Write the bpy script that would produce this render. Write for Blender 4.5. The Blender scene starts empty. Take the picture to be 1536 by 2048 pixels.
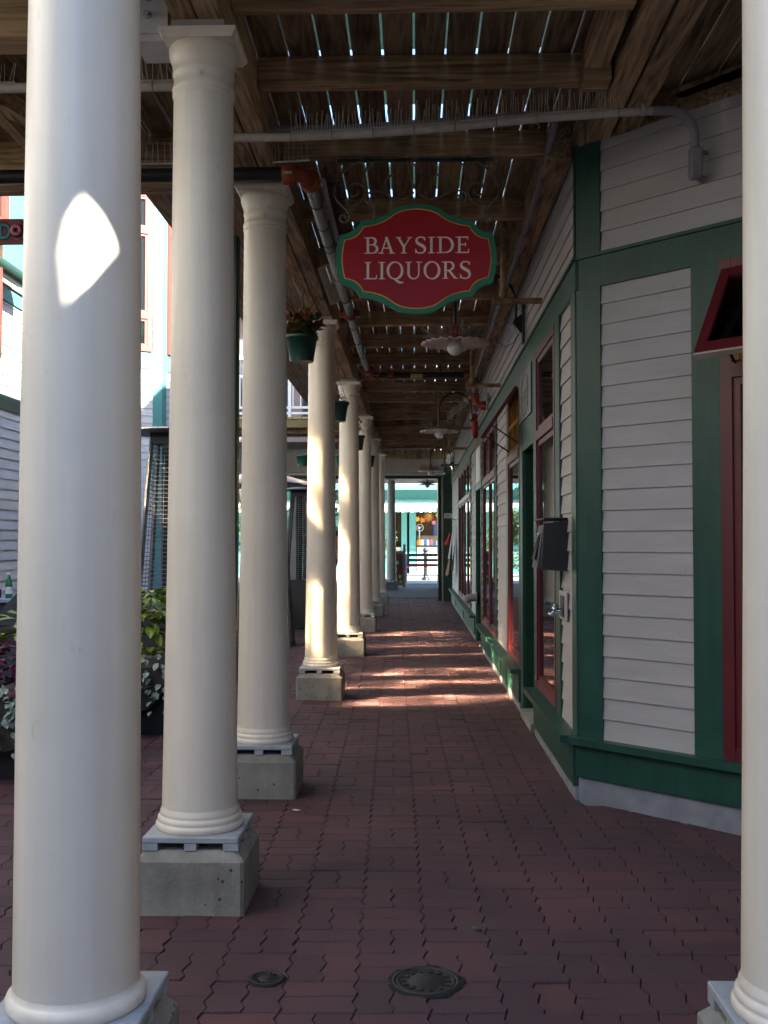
import bpy, bmesh, math, random
from mathutils import Vector, Matrix
R = math.radians
rnd = random.Random(7)
sc = bpy.context.scene
col = sc.collection

# ------------------------------------------------------------------ camera
cd = bpy.data.cameras.new('camera'); cam = bpy.data.objects.new('camera', cd); col.objects.link(cam)
cam.location = (0, 0, 1.4); cam.rotation_euler = (R(91.70), 0, R(1.66))
cd.sensor_width = 36; cd.lens = 36.9; cd.clip_start = .05; cd.clip_end = 500
sc.camera = cam
# ------------------------------------------------------------------ sky and sun
SUN_AZ, SUN_EL = R(45), R(40)            # azimuth: right of straight behind the camera
S = Vector((math.sin(SUN_AZ)*math.cos(SUN_EL), -math.cos(SUN_AZ)*math.cos(SUN_EL), math.sin(SUN_EL)))
w = bpy.data.worlds.new('World'); sc.world = w; w.use_nodes = True
nt = w.node_tree; bg = nt.nodes['Background']
sky = nt.nodes.new('ShaderNodeTexSky'); sky.sky_type = 'NISHITA'; sky.sun_disc = False
sky.sun_elevation = SUN_EL; sky.sun_rotation = math.atan2(S.x, S.y)
sky.air_density = 1.0; sky.dust_density = .4; sky.ozone_density = 3.0
nt.links.new(sky.outputs[0], bg.inputs[0]); bg.inputs[1].default_value = .09
sl = bpy.data.lights.new('sun', 'SUN'); sl.energy = 5.0; sl.angle = R(.5); sl.color = (1, .93, .82)
so = bpy.data.objects.new('sun', sl); col.objects.link(so); so.rotation_euler = S.to_track_quat('Z', 'Y').to_euler()
vs = sc.view_settings; vs.view_transform = 'Standard'; vs.look = 'None'; vs.exposure = 3.0; vs.gamma = 1; vs.use_curve_mapping = False
# the sun comes back off the courtyard windows, so the path tracer needs its reflected light
cy = sc.cycles
cy.use_guiding = True; cy.guiding_training_samples = 128
cy.caustics_reflective = True; cy.blur_glossy = 0; cy.sample_clamp_indirect = 0; cy.sample_clamp_direct = 0
cy.use_denoising = True; cy.max_bounces = 10; cy.diffuse_bounces = 5; cy.glossy_bounces = 5
cy.use_adaptive_sampling = False

# ------------------------------------------------------------------ materials
MATS = {}
def mat(name, c, rough=.6, var=.12, scale=6, bump=0, bscale=120, metal=0, spec=.5, stretch=None, c2=None, streak=0, ior=None):
    if name in MATS: return MATS[name]
    m = bpy.data.materials.new(name); m.use_nodes = True; n = m.node_tree.nodes; l = m.node_tree.links
    b = n['Principled BSDF']; b.inputs['Roughness'].default_value = rough; b.inputs['Metallic'].default_value = metal
    b.inputs['Specular IOR Level'].default_value = spec
    if ior: b.inputs['IOR'].default_value = ior
    tc = n.new('ShaderNodeTexCoord'); oi = n.new('ShaderNodeObjectInfo')
    mp = n.new('ShaderNodeMapping'); mp.inputs['Scale'].default_value = stretch or (1, 1, 1)
    ad = n.new('ShaderNodeVectorMath'); ad.operation = 'ADD'
    mu = n.new('ShaderNodeMath'); mu.operation = 'MULTIPLY'; mu.inputs[1].default_value = 37
    l.new(oi.outputs['Random'], mu.inputs[0]); l.new(tc.outputs['Object'], mp.inputs[0])
    l.new(mp.outputs[0], ad.inputs[0]); l.new(mu.outputs[0], ad.inputs[1])
    no = n.new('ShaderNodeTexNoise'); no.inputs['Scale'].default_value = scale; no.inputs['Detail'].default_value = 6
    no.inputs['Roughness'].default_value = .6
    l.new(ad.outputs[0], no.inputs['Vector'])
    rp = n.new('ShaderNodeValToRGB')
    lo = tuple(x*(1-var) for x in c); hi = c2 or tuple(min(1, x*(1+var)) for x in c)
    rp.color_ramp.elements[0].position = .32; rp.color_ramp.elements[1].position = .7
    rp.color_ramp.elements[0].color = (*lo, 1); rp.color_ramp.elements[1].color = (*hi, 1)
    l.new(no.outputs['Fac'], rp.inputs[0])
    out = rp.outputs[0]
    if streak:
        m2 = n.new('ShaderNodeMapping'); m2.inputs['Scale'].default_value = (14, 14, .7)
        n2 = n.new('ShaderNodeTexNoise'); n2.inputs['Scale'].default_value = 1.5; n2.inputs['Detail'].default_value = 4
        r2 = n.new('ShaderNodeValToRGB'); r2.color_ramp.elements[0].position = .35; r2.color_ramp.elements[1].position = .62
        r2.color_ramp.elements[0].color = (1-streak, 1-streak*1.05, 1-streak*1.15, 1); r2.color_ramp.elements[1].color = (1, 1, 1, 1)
        l.new(ad.outputs[0], m2.inputs[0]); l.new(m2.outputs[0], n2.inputs['Vector']); l.new(n2.outputs['Fac'], r2.inputs[0])
        mx = n.new('ShaderNodeMix'); mx.data_type = 'RGBA'; mx.blend_type = 'MULTIPLY'; mx.inputs[0].default_value = 1
        l.new(out, mx.inputs[6]); l.new(r2.outputs[0], mx.inputs[7]); out = mx.outputs[2]
    l.new(out, b.inputs['Base Color'])
    if bump:
        nb = n.new('ShaderNodeTexNoise'); nb.inputs['Scale'].default_value = bscale; nb.inputs['Detail'].default_value = 5
        l.new(ad.outputs[0], nb.inputs['Vector'])
        bu = n.new('ShaderNodeBump'); bu.inputs['Strength'].default_value = bump; bu.inputs['Distance'].default_value = .004
        l.new(nb.outputs['Fac'], bu.inputs['Height']); l.new(bu.outputs[0], b.inputs['Normal'])
    MATS[name] = m; return m

def wood(name, axis, dark, light, ring=1.0):
    """weathered timber, grain along the given axis"""
    if name in MATS: return MATS[name]
    m = bpy.data.materials.new(name); m.use_nodes = True; n = m.node_tree.nodes; l = m.node_tree.links
    b = n['Principled BSDF']; b.inputs['Roughness'].default_value = .8; b.inputs['Specular IOR Level'].default_value = .25
    tc = n.new('ShaderNodeTexCoord'); oi = n.new('ShaderNodeObjectInfo')
    mu = n.new('ShaderNodeMath'); mu.operation = 'MULTIPLY'; mu.inputs[1].default_value = 53
    l.new(oi.outputs['Random'], mu.inputs[0])
    ad = n.new('ShaderNodeVectorMath'); ad.operation = 'ADD'; l.new(tc.outputs['Object'], ad.inputs[0]); l.new(mu.outputs[0], ad.inputs[1])
    sc_ = [1, 1, 1]; sc_['xyz'.index(axis)] = .07
    mp = n.new('ShaderNodeMapping'); mp.inputs['Scale'].default_value = sc_; l.new(ad.outputs[0], mp.inputs[0])
    n1 = n.new('ShaderNodeTexNoise'); n1.inputs['Scale'].default_value = 9; n1.inputs['Detail'].default_value = 3; n1.inputs['Distortion'].default_value = .6
    l.new(mp.outputs[0], n1.inputs['Vector'])
    ms = n.new('ShaderNodeMath'); ms.operation = 'MULTIPLY'; ms.inputs[1].default_value = 46*ring; l.new(n1.outputs['Fac'], ms.inputs[0])
    sn = n.new('ShaderNodeMath'); sn.operation = 'SINE'; l.new(ms.outputs[0], sn.inputs[0])
    n2 = n.new('ShaderNodeTexNoise'); n2.inputs['Scale'].default_value = 60; n2.inputs['Detail'].default_value = 4; l.new(mp.outputs[0], n2.inputs['Vector'])
    n3 = n.new('ShaderNodeTexNoise'); n3.inputs['Scale'].default_value = 2.2; n3.inputs['Detail'].default_value = 4; l.new(ad.outputs[0], n3.inputs['Vector'])
    a1 = n.new('ShaderNodeMath'); a1.operation = 'MULTIPLY_ADD'; a1.inputs[1].default_value = .16; l.new(sn.outputs[0], a1.inputs[0]); l.new(n2.outputs['Fac'], a1.inputs[2])
    a2 = n.new('ShaderNodeMath'); a2.operation = 'MULTIPLY_ADD'; a2.inputs[1].default_value = .9; l.new(n3.outputs['Fac'], a2.inputs[0]); l.new(a1.outputs[0], a2.inputs[2])
    a3 = n.new('ShaderNodeMath'); a3.operation = 'MULTIPLY_ADD'; a3.inputs[1].default_value = .3; l.new(oi.outputs['Random'], a3.inputs[0]); l.new(a2.outputs[0], a3.inputs[2])
    rp = n.new('ShaderNodeValToRGB'); rp.color_ramp.elements[0].position = .62; rp.color_ramp.elements[1].position = 1.42/1.2
    rp.color_ramp.elements[1].position = 1.0
    rp.color_ramp.elements[0].color = (*dark, 1); rp.color_ramp.elements[1].color = (*light, 1)
    mr = n.new('ShaderNodeMapRange'); mr.inputs['From Min'].default_value = .45; mr.inputs['From Max'].default_value = 1.7
    l.new(a3.outputs[0], mr.inputs[0]); l.new(mr.outputs[0], rp.inputs[0]); rp.color_ramp.elements[0].position = .12; rp.color_ramp.elements[1].position = .78
    l.new(rp.outputs[0], b.inputs['Base Color'])
    bu = n.new('ShaderNodeBump'); bu.inputs['Strength'].default_value = .5; bu.inputs['Distance'].default_value = .004
    l.new(a1.outputs[0], bu.inputs['Height']); l.new(bu.outputs[0], b.inputs['Normal'])
    MATS[name] = m; return m

def paver_mat(name, island):
    m = bpy.data.materials.new(name); m.use_nodes = True; n = m.node_tree.nodes; l = m.node_tree.links
    b = n['Principled BSDF']; b.inputs['Roughness'].default_value = .78; b.inputs['Specular IOR Level'].default_value = .35
    if island: r = n.new('ShaderNodeNewGeometry').outputs['Random Per Island']
    else: r = n.new('ShaderNodeObjectInfo').outputs['Random']
    rp = n.new('ShaderNodeValToRGB'); e = rp.color_ramp.elements
    e[0].position = 0; e[0].color = (.072, .041, .050, 1); e[1].position = 1; e[1].color = (.114, .054, .058, 1)
    e2 = e.new(.35); e2.color = (.098, .051, .057, 1); e3 = e.new(.7); e3.color = (.080, .047, .057, 1)
    l.new(r, rp.inputs[0])
    ge = n.new('ShaderNodeNewGeometry')
    n1 = n.new('ShaderNodeTexNoise'); n1.inputs['Scale'].default_value = 240; n1.inputs['Detail'].default_value = 3; l.new(ge.outputs['Position'], n1.inputs['Vector'])
    n2 = n.new('ShaderNodeTexNoise'); n2.inputs['Scale'].default_value = 1.3; n2.inputs['Detail'].default_value = 6; l.new(ge.outputs['Position'], n2.inputs['Vector'])
    r1 = n.new('ShaderNodeValToRGB'); r1.color_ramp.elements[0].position = .3; r1.color_ramp.elements[1].position = .75
    r1.color_ramp.elements[0].color = (.72, .72, .74, 1); r1.color_ramp.elements[1].color = (1.35, 1.3, 1.3, 1); l.new(n1.outputs['Fac'], r1.inputs[0])
    r2 = n.new('ShaderNodeValToRGB'); r2.color_ramp.elements[0].position = .35; r2.color_ramp.elements[1].position = .68
    r2.color_ramp.elements[0].color = (.72, .76, .8, 1); r2.color_ramp.elements[1].color = (1.12, 1.05, 1.0, 1); l.new(n2.outputs['Fac'], r2.inputs[0])
    o = rp.outputs[0]
    for x in (r1, r2):
        mx = n.new('ShaderNodeMix'); mx.data_type = 'RGBA'; mx.blend_type = 'MULTIPLY'; mx.inputs[0].default_value = 1
        l.new(o, mx.inputs[6]); l.new(x.outputs[0], mx.inputs[7]); o = mx.outputs[2]
    # pale grit specks
    vo = n.new('ShaderNodeTexVoronoi'); vo.inputs['Scale'].default_value = 90; l.new(ge.outputs['Position'], vo.inputs['Vector'])
    r3 = n.new('ShaderNodeValToRGB'); r3.color_ramp.elements[0].position = .05; r3.color_ramp.elements[1].position = .09
    r3.color_ramp.elements[0].color = (.55, .55, .55, 1); r3.color_ramp.elements[1].color = (0, 0, 0, 1); l.new(vo.outputs['Distance'], r3.inputs[0])
    mx = n.new('ShaderNodeMix'); mx.data_type = 'RGBA'; l.new(r3.outputs[0], mx.inputs[0]); l.new(o, mx.inputs[6]); mx.inputs[7].default_value = (.3, .27, .25, 1)
    l.new(mx.outputs[2], b.inputs['Base Color'])
    bu = n.new('ShaderNodeBump'); bu.inputs['Strength'].default_value = .55; bu.inputs['Distance'].default_value = .003
    l.new(n1.outputs['Fac'], bu.inputs['Height']); l.new(bu.outputs[0], b.inputs['Normal'])
    return m

COLUMN = mat('cream_paint', (.74, .68, .575), .38, .05, 3, .12, 60, streak=.07)
CONC = mat('concrete', (.25, .245, .215), .9, .28, 5, .8, 70, streak=.15)
PLATE = mat('galvanised_plate', (.34, .37, .40), .6, .15, 20, .2, 90)
GREEN = mat('green_paint', (.013, .070, .050), .42, .2, 4, .25, 50, spec=.45, streak=.2)
DGREEN = mat('dark_green_paint', (.010, .040, .028), .5, .16, 4)
TEAL = mat('teal_paint', (.085, .29, .265), .55, .08, 3)
SIDING = mat('grey_siding_paint', (.41, .385, .375), .6, .07, 5, .25, 40, stretch=(.6, .6, 3))
LWHITE = mat('pale_clapboard_paint', (.66, .66, .65), .6, .06, 4, .15, 40)
WHITE = mat('white_paint', (.78, .78, .77), .55, .05, 4, .15, 40)
REDP = mat('red_window_paint', (.105, .010, .016), .4, .15, 6)
CORALP = mat('coral_trim_paint', (.27, .06, .045), .5, .1, 6)
SIGNRED = mat('sign_red', (.38, .006, .018), .5, .12, 5, .1, 60)
SIGNGREEN = mat('sign_green', (.02, .21, .12), .5, .1, 5)
GOLD = mat('gold_line', (.85, .50, .06), .4, .15, 8)
LETTER = mat('letter_buff', (.88, .77, .70), .6, .08, 20)
IRON = mat('wrought_iron', (.17, .125, .095), .6, .4, 30, .4, 90)
BLACKM = mat('black_metal', (.012, .013, .014), .4, .2, 10)
STEEL = mat('weathered_steel_pipe', (.16, .17, .19), .42, .3, 14, .2, 60, metal=.35)
CONDUIT = mat('conduit_paint', (.46, .43, .38), .6, .2, 12)
GREYC = mat('grey_conduit', (.20, .20, .22), .6, .15, 12)
ORANGE = mat('orange_primer', (.26, .045, .014), .6, .4, 25, .4, 60)
RUST = mat('rusty_pipe', (.22, .10, .035), .8, .4, 14, .5, 70, c2=(.40, .30, .16))
REDM = mat('red_enamel', (.30, .015, .018), .3, .1, 8)
WIRE = mat('spike_wire', (.62, .56, .48), .45, .2, 10)
SHADE = mat('enamel_shade', (.68, .60, .57), .35, .1, 8)
BULB = mat('opal_bulb', (.72, .72, .70), .12, .02, 5)
WOODX = wood('timber_x', 'x', (.10, .062, .032), (.54, .37, .20))
WOODY = wood('timber_y', 'y', (.105, .066, .035), (.55, .39, .22))
DECKW = wood('deck_timber', 'y', (.05, .034, .021), (.30, .21, .125), .8)
YELLOWW = wood('new_timber', 'y', (.14, .10, .04), (.26, .20, .09))
VARNISH = wood('varnished_wood', 'z', (.30, .12, .025), (.62, .30, .08))
GLASS = mat('dark_window_glass', (.010, .012, .012), .015, .05, 3, spec=.8, ior=1.75)
HGLASS = mat('courtyard_window_glass', (.010, .012, .012), .05, .05, 3, spec=.8, ior=1.7)
MIRROR = mat('coated_window_glass', (.90, .68, .45), .075, 0.0, 3, metal=1)
SHINGLE = mat('roof_shingle', (.34, .33, .33), .9, .2, 8, .6, 60)
STREET = mat('pale_paving', (.30, .285, .265), .9, .15, 1.5, .4, 60)
SAND = mat('joint_sand', (.080, .062, .062), .95, .4, 20)
MOSS = mat('moss', (.009, .012, .007), .95, .4, 40, .8, 200)
CAST = mat('cast_iron', (.020, .019, .020), .6, .4, 40, .6, 120)
BASKET = mat('basket_mesh', (.028, .024, .018), .6, .3, 60, 1.0, 160)
POTG = mat('green_plastic', (.012, .055, .040), .4, .1, 8)
BOTTLE = mat('bottle_glass', (.01, .14, .04), .08, .05, 8, spec=.8)
PAPER = mat('paper_label', (.62, .60, .56), .7, .06, 10)
YEL = mat('caution_yellow', (.60, .46, .05), .6, .05, 10)
CLOTHW = mat('pale_cloth', (.42, .40, .39), .9, .15, 14, .5, 60)
CLOTHB = mat('black_cloth', (.012, .012, .014), .9, .2, 14)
CLOTHT = mat('tan_cloth', (.22, .15, .08), .9, .2, 14)
REDC = mat('red_cloth', (.42, .012, .02), .9, .2, 14)
BEIGE = mat('beige_soffit', (.36, .33, .28), .7, .08, 3)
LEAFY = mat('leaf_chartreuse', (.13, .22, .015), .5, .4, 30, c2=(.27, .36, .03))
LEAFS = mat('leaf_silver', (.20, .33, .26), .5, .5, 55, c2=(.42, .52, .46))
LEAFP = mat('leaf_coleus', (.055, .018, .028), .5, .5, 40, c2=(.22, .03, .12))
LEAFG = mat('leaf_green', (.055, .10, .022), .55, .35, 10)
LEAFB = mat('leaf_bronze', (.10, .085, .022), .5, .4, 25, c2=(.26, .09, .03))
PURPLE = mat('petal_purple', (.05, .03, .10), .6, .3, 30)
SKIN = mat('skin', (.36, .20, .13), .5, .08, 12)
PINK = mat('donut_pink', (.55, .14, .20), .5, .08, 10)
SIGNPLUM = mat('plum_board', (.20, .035, .055), .5, .15, 6)
AQUA = mat('aqua_letter', (.03, .22, .28), .5, .1, 8)
CHAINRED = mat('red_chain', (.14, .012, .012), .5, .1, 10)
YFLOWER = mat('star_yellow', (.75, .42, .02), .5, .1, 8)
OFLOWER = mat('star_orange', (.60, .16, .02), .5, .1, 8)
BLUEB = mat('blue_goods', (.08, .16, .38), .5, .2, 8)
PAV1 = paver_mat('paver_single', False); PAV2 = paver_mat('paver_joined', True)

def pits(m):
    n = m.node_tree.nodes; l = m.node_tree.links; b = n['Principled BSDF']; src = b.inputs['Base Color'].links[0].from_socket
    tc = n.new('ShaderNodeTexCoord'); oi = n.new('ShaderNodeObjectInfo'); ad = n.new('ShaderNodeVectorMath'); l.new(tc.outputs['Object'], ad.inputs[0]); l.new(oi.outputs['Random'], ad.inputs[1])
    vo = n.new('ShaderNodeTexVoronoi'); vo.inputs['Scale'].default_value = 17; l.new(ad.outputs[0], vo.inputs['Vector'])
    rp = n.new('ShaderNodeValToRGB'); rp.color_ramp.elements[0].position = .08; rp.color_ramp.elements[1].position = .13
    rp.color_ramp.elements[0].color = (.25, .24, .22, 1); rp.color_ramp.elements[1].color = (1, 1, 1, 1); l.new(vo.outputs['Distance'], rp.inputs[0])
    mx = n.new('ShaderNodeMix'); mx.data_type = 'RGBA'; mx.blend_type = 'MULTIPLY'; mx.inputs[0].default_value = 1
    l.new(src, mx.inputs[6]); l.new(rp.outputs[0], mx.inputs[7]); l.new(mx.outputs[2], b.inputs['Base Color'])
pits(CONC)
def flecks(m):
    n = m.node_tree.nodes; l = m.node_tree.links; b = n['Principled BSDF']; src = b.inputs['Base Color'].links[0].from_socket
    tc = n.new('ShaderNodeTexCoord'); oi = n.new('ShaderNodeObjectInfo'); ad = n.new('ShaderNodeVectorMath'); l.new(tc.outputs['Object'], ad.inputs[0])
    mu = n.new('ShaderNodeMath'); mu.operation = 'MULTIPLY'; mu.inputs[1].default_value = 91; l.new(oi.outputs['Random'], mu.inputs[0]); l.new(mu.outputs[0], ad.inputs[1])
    no = n.new('ShaderNodeTexNoise'); no.inputs['Scale'].default_value = 9; no.inputs['Detail'].default_value = 8; no.inputs['Roughness'].default_value = .75
    mp = n.new('ShaderNodeMapping'); mp.inputs['Scale'].default_value = (1.6, 1.6, .55); l.new(ad.outputs[0], mp.inputs[0]); l.new(mp.outputs[0], no.inputs['Vector'])
    rp = n.new('ShaderNodeValToRGB'); rp.color_ramp.elements[0].position = .30; rp.color_ramp.elements[1].position = .37
    rp.color_ramp.elements[0].color = (.84, .83, .80, 1); rp.color_ramp.elements[1].color = (1, 1, 1, 1); l.new(no.outputs['Fac'], rp.inputs[0])
    mx = n.new('ShaderNodeMix'); mx.data_type = 'RGBA'; mx.blend_type = 'MULTIPLY'; mx.inputs[0].default_value = 1
    l.new(src, mx.inputs[6]); l.new(rp.outputs[0], mx.inputs[7]); l.new(mx.outputs[2], b.inputs['Base Color'])
for m_ in (COLUMN, MATS['green_paint'], MATS['grey_siding_paint']): flecks(m_)
# ------------------------------------------------------------------ mesh builder
class MB:
    def __init__(s): s.v = []; s.f = []; s.sm = []
    def add(s, vs, fs, smooth=False):
        o = len(s.v); s.v += [Vector(v) for v in vs]; s.f += [tuple(i+o for i in f) for f in fs]; s.sm += [smooth]*len(fs); return s
    def hexa(s, p):                        # 8 points: bottom 4 (ccw), top 4
        return s.add(p, [(3, 2, 1, 0), (4, 5, 6, 7), (0, 1, 5, 4), (1, 2, 6, 5), (2, 3, 7, 6), (3, 0, 4, 7)])
    def box(s, x0, x1, y0, y1, z0, z1, bev=0):
        if bev:
            b = bev; P = []
            for (z, i) in ((z0, b), (z0+b, 0), (z1-b, 0), (z1, b)):
                for (x, y) in ((x0+i+0, y0+i), (x1-i, y0+i), (x1-i, y1-i), (x0+i, y1-i)): P.append((x, y, z))
            # chamfer of top and bottom edges plus vertical corners
            P = []
            def ring(z, i):
                k = b
                return [(x0+k+i*0, y0+i, z), (x1-k, y0+i, z), (x1-i, y0+k, z), (x1-i, y1-k, z), (x1-k, y1-i, z), (x0+k, y1-i, z), (x0+i, y1-k, z), (x0+i, y0+k, z)]
            rs = [ring(z0, b), ring(z0+b, 0), ring(z1-b, 0), ring(z1, b)]
            fs = []
            for k in range(3):
                for j in range(8): fs.append((k*8+j, k*8+(j+1) % 8, k*8+8+(j+1) % 8, k*8+8+j))
            fs.append(tuple(range(7, -1, -1))); fs.append(tuple(range(24, 32)))
            return s.add([p for r_ in rs for p in r_], fs)
        return s.hexa([(x0, y0, z0), (x1, y0, z0), (x1, y1, z0), (x0, y1, z0), (x0, y0, z1), (x1, y0, z1), (x1, y1, z1), (x0, y1, z1)])
    def beam(s, p0, p1, a, b, up=(0, 0, 1)):   # rectangular bar a wide, b high
        p0 = Vector(p0); p1 = Vector(p1); d = (p1-p0).normalized(); u = Vector(up)
        sd = d.cross(u)
        if sd.length < 1e-4: sd = d.cross(Vector((1, 0, 0)))
        sd.normalize(); u = sd.cross(d).normalized(); sd = sd*a/2; u = u*b/2
        return s.hexa([p0-sd-u, p0+sd-u, p1+sd-u, p1-sd-u, p0-sd+u, p0+sd+u, p1+sd+u, p1-sd+u])
    def tube(s, pts, r, n=8, cap=True, radii=None, smooth=True):
        pts = [Vector(p) for p in pts]; m = len(pts); rr = radii or [r]*m
        t0 = (pts[1]-pts[0]).normalized(); a = t0.cross(Vector((0, 0, 1)))
        if a.length < 1e-3: a = t0.cross(Vector((1, 0, 0)))
        a.normalize(); V = []
        for i in range(m):
            t = (pts[min(i+1, m-1)]-pts[max(i-1, 0)]).normalized()
            a = (a-t*a.dot(t)).normalized(); b = t.cross(a)
            for k in range(n):
                q = 2*math.pi*k/n; V.append(pts[i]+(a*math.cos(q)+b*math.sin(q))*rr[i])
        F = [(i*n+k, i*n+(k+1) % n, (i+1)*n+(k+1) % n, (i+1)*n+k) for i in range(m-1) for k in range(n)]
        s.add(V, F, smooth)
        if cap: s.add(V[:n], [tuple(range(n-1, -1, -1))]); s.add(V[-n:], [tuple(range(n))])
        return s
    def lathe(s, prof, c=(0, 0, 0), n=32, smooth=True, wav=None, capb=True, capt=True):
        V = []; m = len(prof)
        for (r, z) in prof:
            for k in range(n):
                q = 2*math.pi*k/n; rr = r; zz = z
                if wav: rr, zz = wav(r, z, q)
                V.append((c[0]+rr*math.cos(q), c[1]+rr*math.sin(q), c[2]+zz))
        F = [(i*n+k, i*n+(k+1) % n, (i+1)*n+(k+1) % n, (i+1)*n+k) for i in range(m-1) for k in range(n)]
        s.add(V, F, smooth)
        if capb and prof[0][0] > 1e-5: s.add(V[:n], [tuple(range(n-1, -1, -1))])
        if capt and prof[-1][0] > 1e-5: s.add(V[-n:], [tuple(range(n))])
        return s
    def prism(s, poly, o, u, v, d):        # 2D polygon in frame o,u,v extruded along d
        o = Vector(o); u = Vector(u); v = Vector(v); d = Vector(d); n = len(poly)
        A = [o+u*p[0]+v*p[1] for p in poly]; B = [a+d for a in A]
        return s.add(A+B, [tuple(range(n-1, -1, -1)), tuple(range(n, 2*n))]+[(k, (k+1) % n, n+(k+1) % n, n+k) for k in range(n)])
    def sphere(s, c, r, n=16, m=10, sz=1):
        return s.lathe([(max(1e-6, r*math.sin(math.pi*i/m)), -r*sz*math.cos(math.pi*i/m)) for i in range(m+1)], c, n, True, None, False, False)
    def mesh(s, name, m, org=(0, 0, 0), recalc=True):
        o = Vector(org); me = bpy.data.meshes.new(name); me.from_pydata([v-o for v in s.v], [], s.f)
        me.polygons.foreach_set('use_smooth', s.sm)
        if recalc:
            bm = bmesh.new(); bm.from_mesh(me); bmesh.ops.recalc_face_normals(bm, faces=bm.faces); bm.to_mesh(me); bm.free()
        me.materials.append(m); return me

def thing(name, label, cat, loc=(0, 0, 0), group=None, kind=None):
    o = bpy.data.objects.new(name, None); o.empty_display_size = .2; col.objects.link(o); o.location = loc
    o['label'] = label; o['category'] = cat
    if group: o['group'] = group
    if kind: o['kind'] = kind
    return o
def base(o):
    p = Vector((0, 0, 0))
    while o: p += o.location; o = o.parent
    return p
def part(name, mb, m, parent, kind=None, label=None, smooth=None):
    """one mesh object; coordinates in mb are world coordinates"""
    me = mb.mesh(name, m, base(parent)) if isinstance(mb, MB) else mb
    o = bpy.data.objects.new(name, me); col.objects.link(o); o.parent = parent
    if kind: o['kind'] = kind
    if label: o['label'] = label
    return o
def solo(name, mb, m, label, cat, group=None, kind=None, org=(0, 0, 0)):
    o = bpy.data.objects.new(name, mb.mesh(name, m, org)); col.objects.link(o); o.location = org
    if kind: o['kind'] = kind
    if kind != 'structure': o['label'] = label; o['category'] = cat
    if group: o['group'] = group
    return o
def again(root, loc, label=None, rot=None):
    c = root.copy(); col.objects.link(c); c.location = loc
    if label: c['label'] = label
    if rot: c.rotation_euler = rot
    def rec(a, b):
        for ch in a.children:
            d = ch.copy(); col.objects.link(d); d.parent = b; rec(ch, d)
    rec(root, c); return c

class Wall:
    """a wall frame: u along the wall, z up, d outwards"""
    def __init__(s, o, u, n): s.o = Vector((*o, 0)); s.u = Vector((*u, 0)).normalized(); s.n = Vector((*n, 0)).normalized()
    def p(s, u, z, d=0): return s.o+s.u*u+s.n*d+Vector((0, 0, z))
    def box(s, mb, u0, u1, z0, z1, d0, d1):
        return mb.hexa([s.p(u0, z0, d0), s.p(u1, z0, d0), s.p(u1, z0, d1), s.p(u0, z0, d1), s.p(u0, z1, d0), s.p(u1, z1, d0), s.p(u1, z1, d1), s.p(u0, z1, d1)])
    def bar(s, u0, u1, z0, z1, d0, d1): return s.box(MB(), u0, u1, z0, z1, d0, d1)

def clapboards(W, bld, u0, u1, z0, z1, m, pitch=.1115, name='clapboard'):
    """each lapped board is a part of its own; boards of a run share one mesh"""
    n = int(math.ceil((z1-z0)/pitch-1e-6)); cache = {}
    for k in range(n):
        a = z0+k*pitch; h = min(pitch, z1-a)
        key = round(h, 4)
        if key not in cache:
            mb = MB(); q = []
            prof = [(0, .018), (h, .007), (h, 0), (0, 0)]
            A = [W.p(u0, z0+z, d) for z, d in prof]; B = [W.p(u1, z0+z, d) for z, d in prof]
            mb.add(A+B, [(0, 1, 2, 3), (7, 6, 5, 4), (0, 4, 5, 1), (1, 5, 6, 2), (2, 6, 7, 3), (3, 7, 4, 0)])
            cache[key] = mb.mesh(name, m, base(bld))
        o = bpy.data.objects.new(name, cache[key]); col.objects.link(o); o.parent = bld
        o.location = (rnd.uniform(-.0008, .0008), 0, k*pitch)

def window(W, bld, u0, u1, z0, z1, us=(), zs=(), fr=.055, d=.03, m=None, glass=None, skip=(), name='window', gd=.006):
    """frame (window) with its sash rails and panes as sub-parts"""
    m = m or REDP; glass = glass or GLASS
    f = MB()
    W.box(f, u0, u0+fr, z0, z1, 0, d); W.box(f, u1-fr, u1, z0, z1, 0, d)
    W.box(f, u0+fr, u1-fr, z0, z0+fr, 0, d-.002); W.box(f, u0+fr, u1-fr, z1-fr, z1, 0, d-.002)
    for x in us: W.box(f, x-fr*.45, x+fr*.45, z0+fr, z1-fr, 0, d-.004)
    wo = part(name, f, m, bld)
    U = [u0+fr]+list(us)+[u1-fr]
    if zs:
        t = MB()
        for z in zs: W.box(t, u0+fr, u1-fr, z-fr*.6, z+fr*.6, .0, d+.006)
        part('transom_bar', t, m, wo)
    Z = [z0+fr]+list(zs)+[z1-fr]
    for i in range(len(U)-1):
        for j in range(len(Z)-1):
            if (i, j) in skip: continue
            s_ = MB(); b_ = .038
            x0 = U[i]+(fr*.45 if i else 0); x1 = U[i+1]-(fr*.45 if i < len(U)-2 else 0)
            y0 = Z[j]+(fr*.6 if j else 0); y1 = Z[j+1]-(fr*.6 if j < len(Z)-2 else 0)
            W.box(s_, x0, x0+b_, y0, y1, 0, d-.012); W.box(s_, x1-b_, x1, y0, y1, 0, d-.012)
            W.box(s_, x0+b_, x1-b_, y0, y0+b_, 0, d-.013); W.box(s_, x0+b_, x1-b_, y1-b_, y1, 0, d-.013)
            part('sash', s_, m, wo)
            part('pane', W.bar(x0+b_, x1-b_, y0+b_, y1-b_, gd-.004, gd), glass, wo)
    return wo

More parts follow.
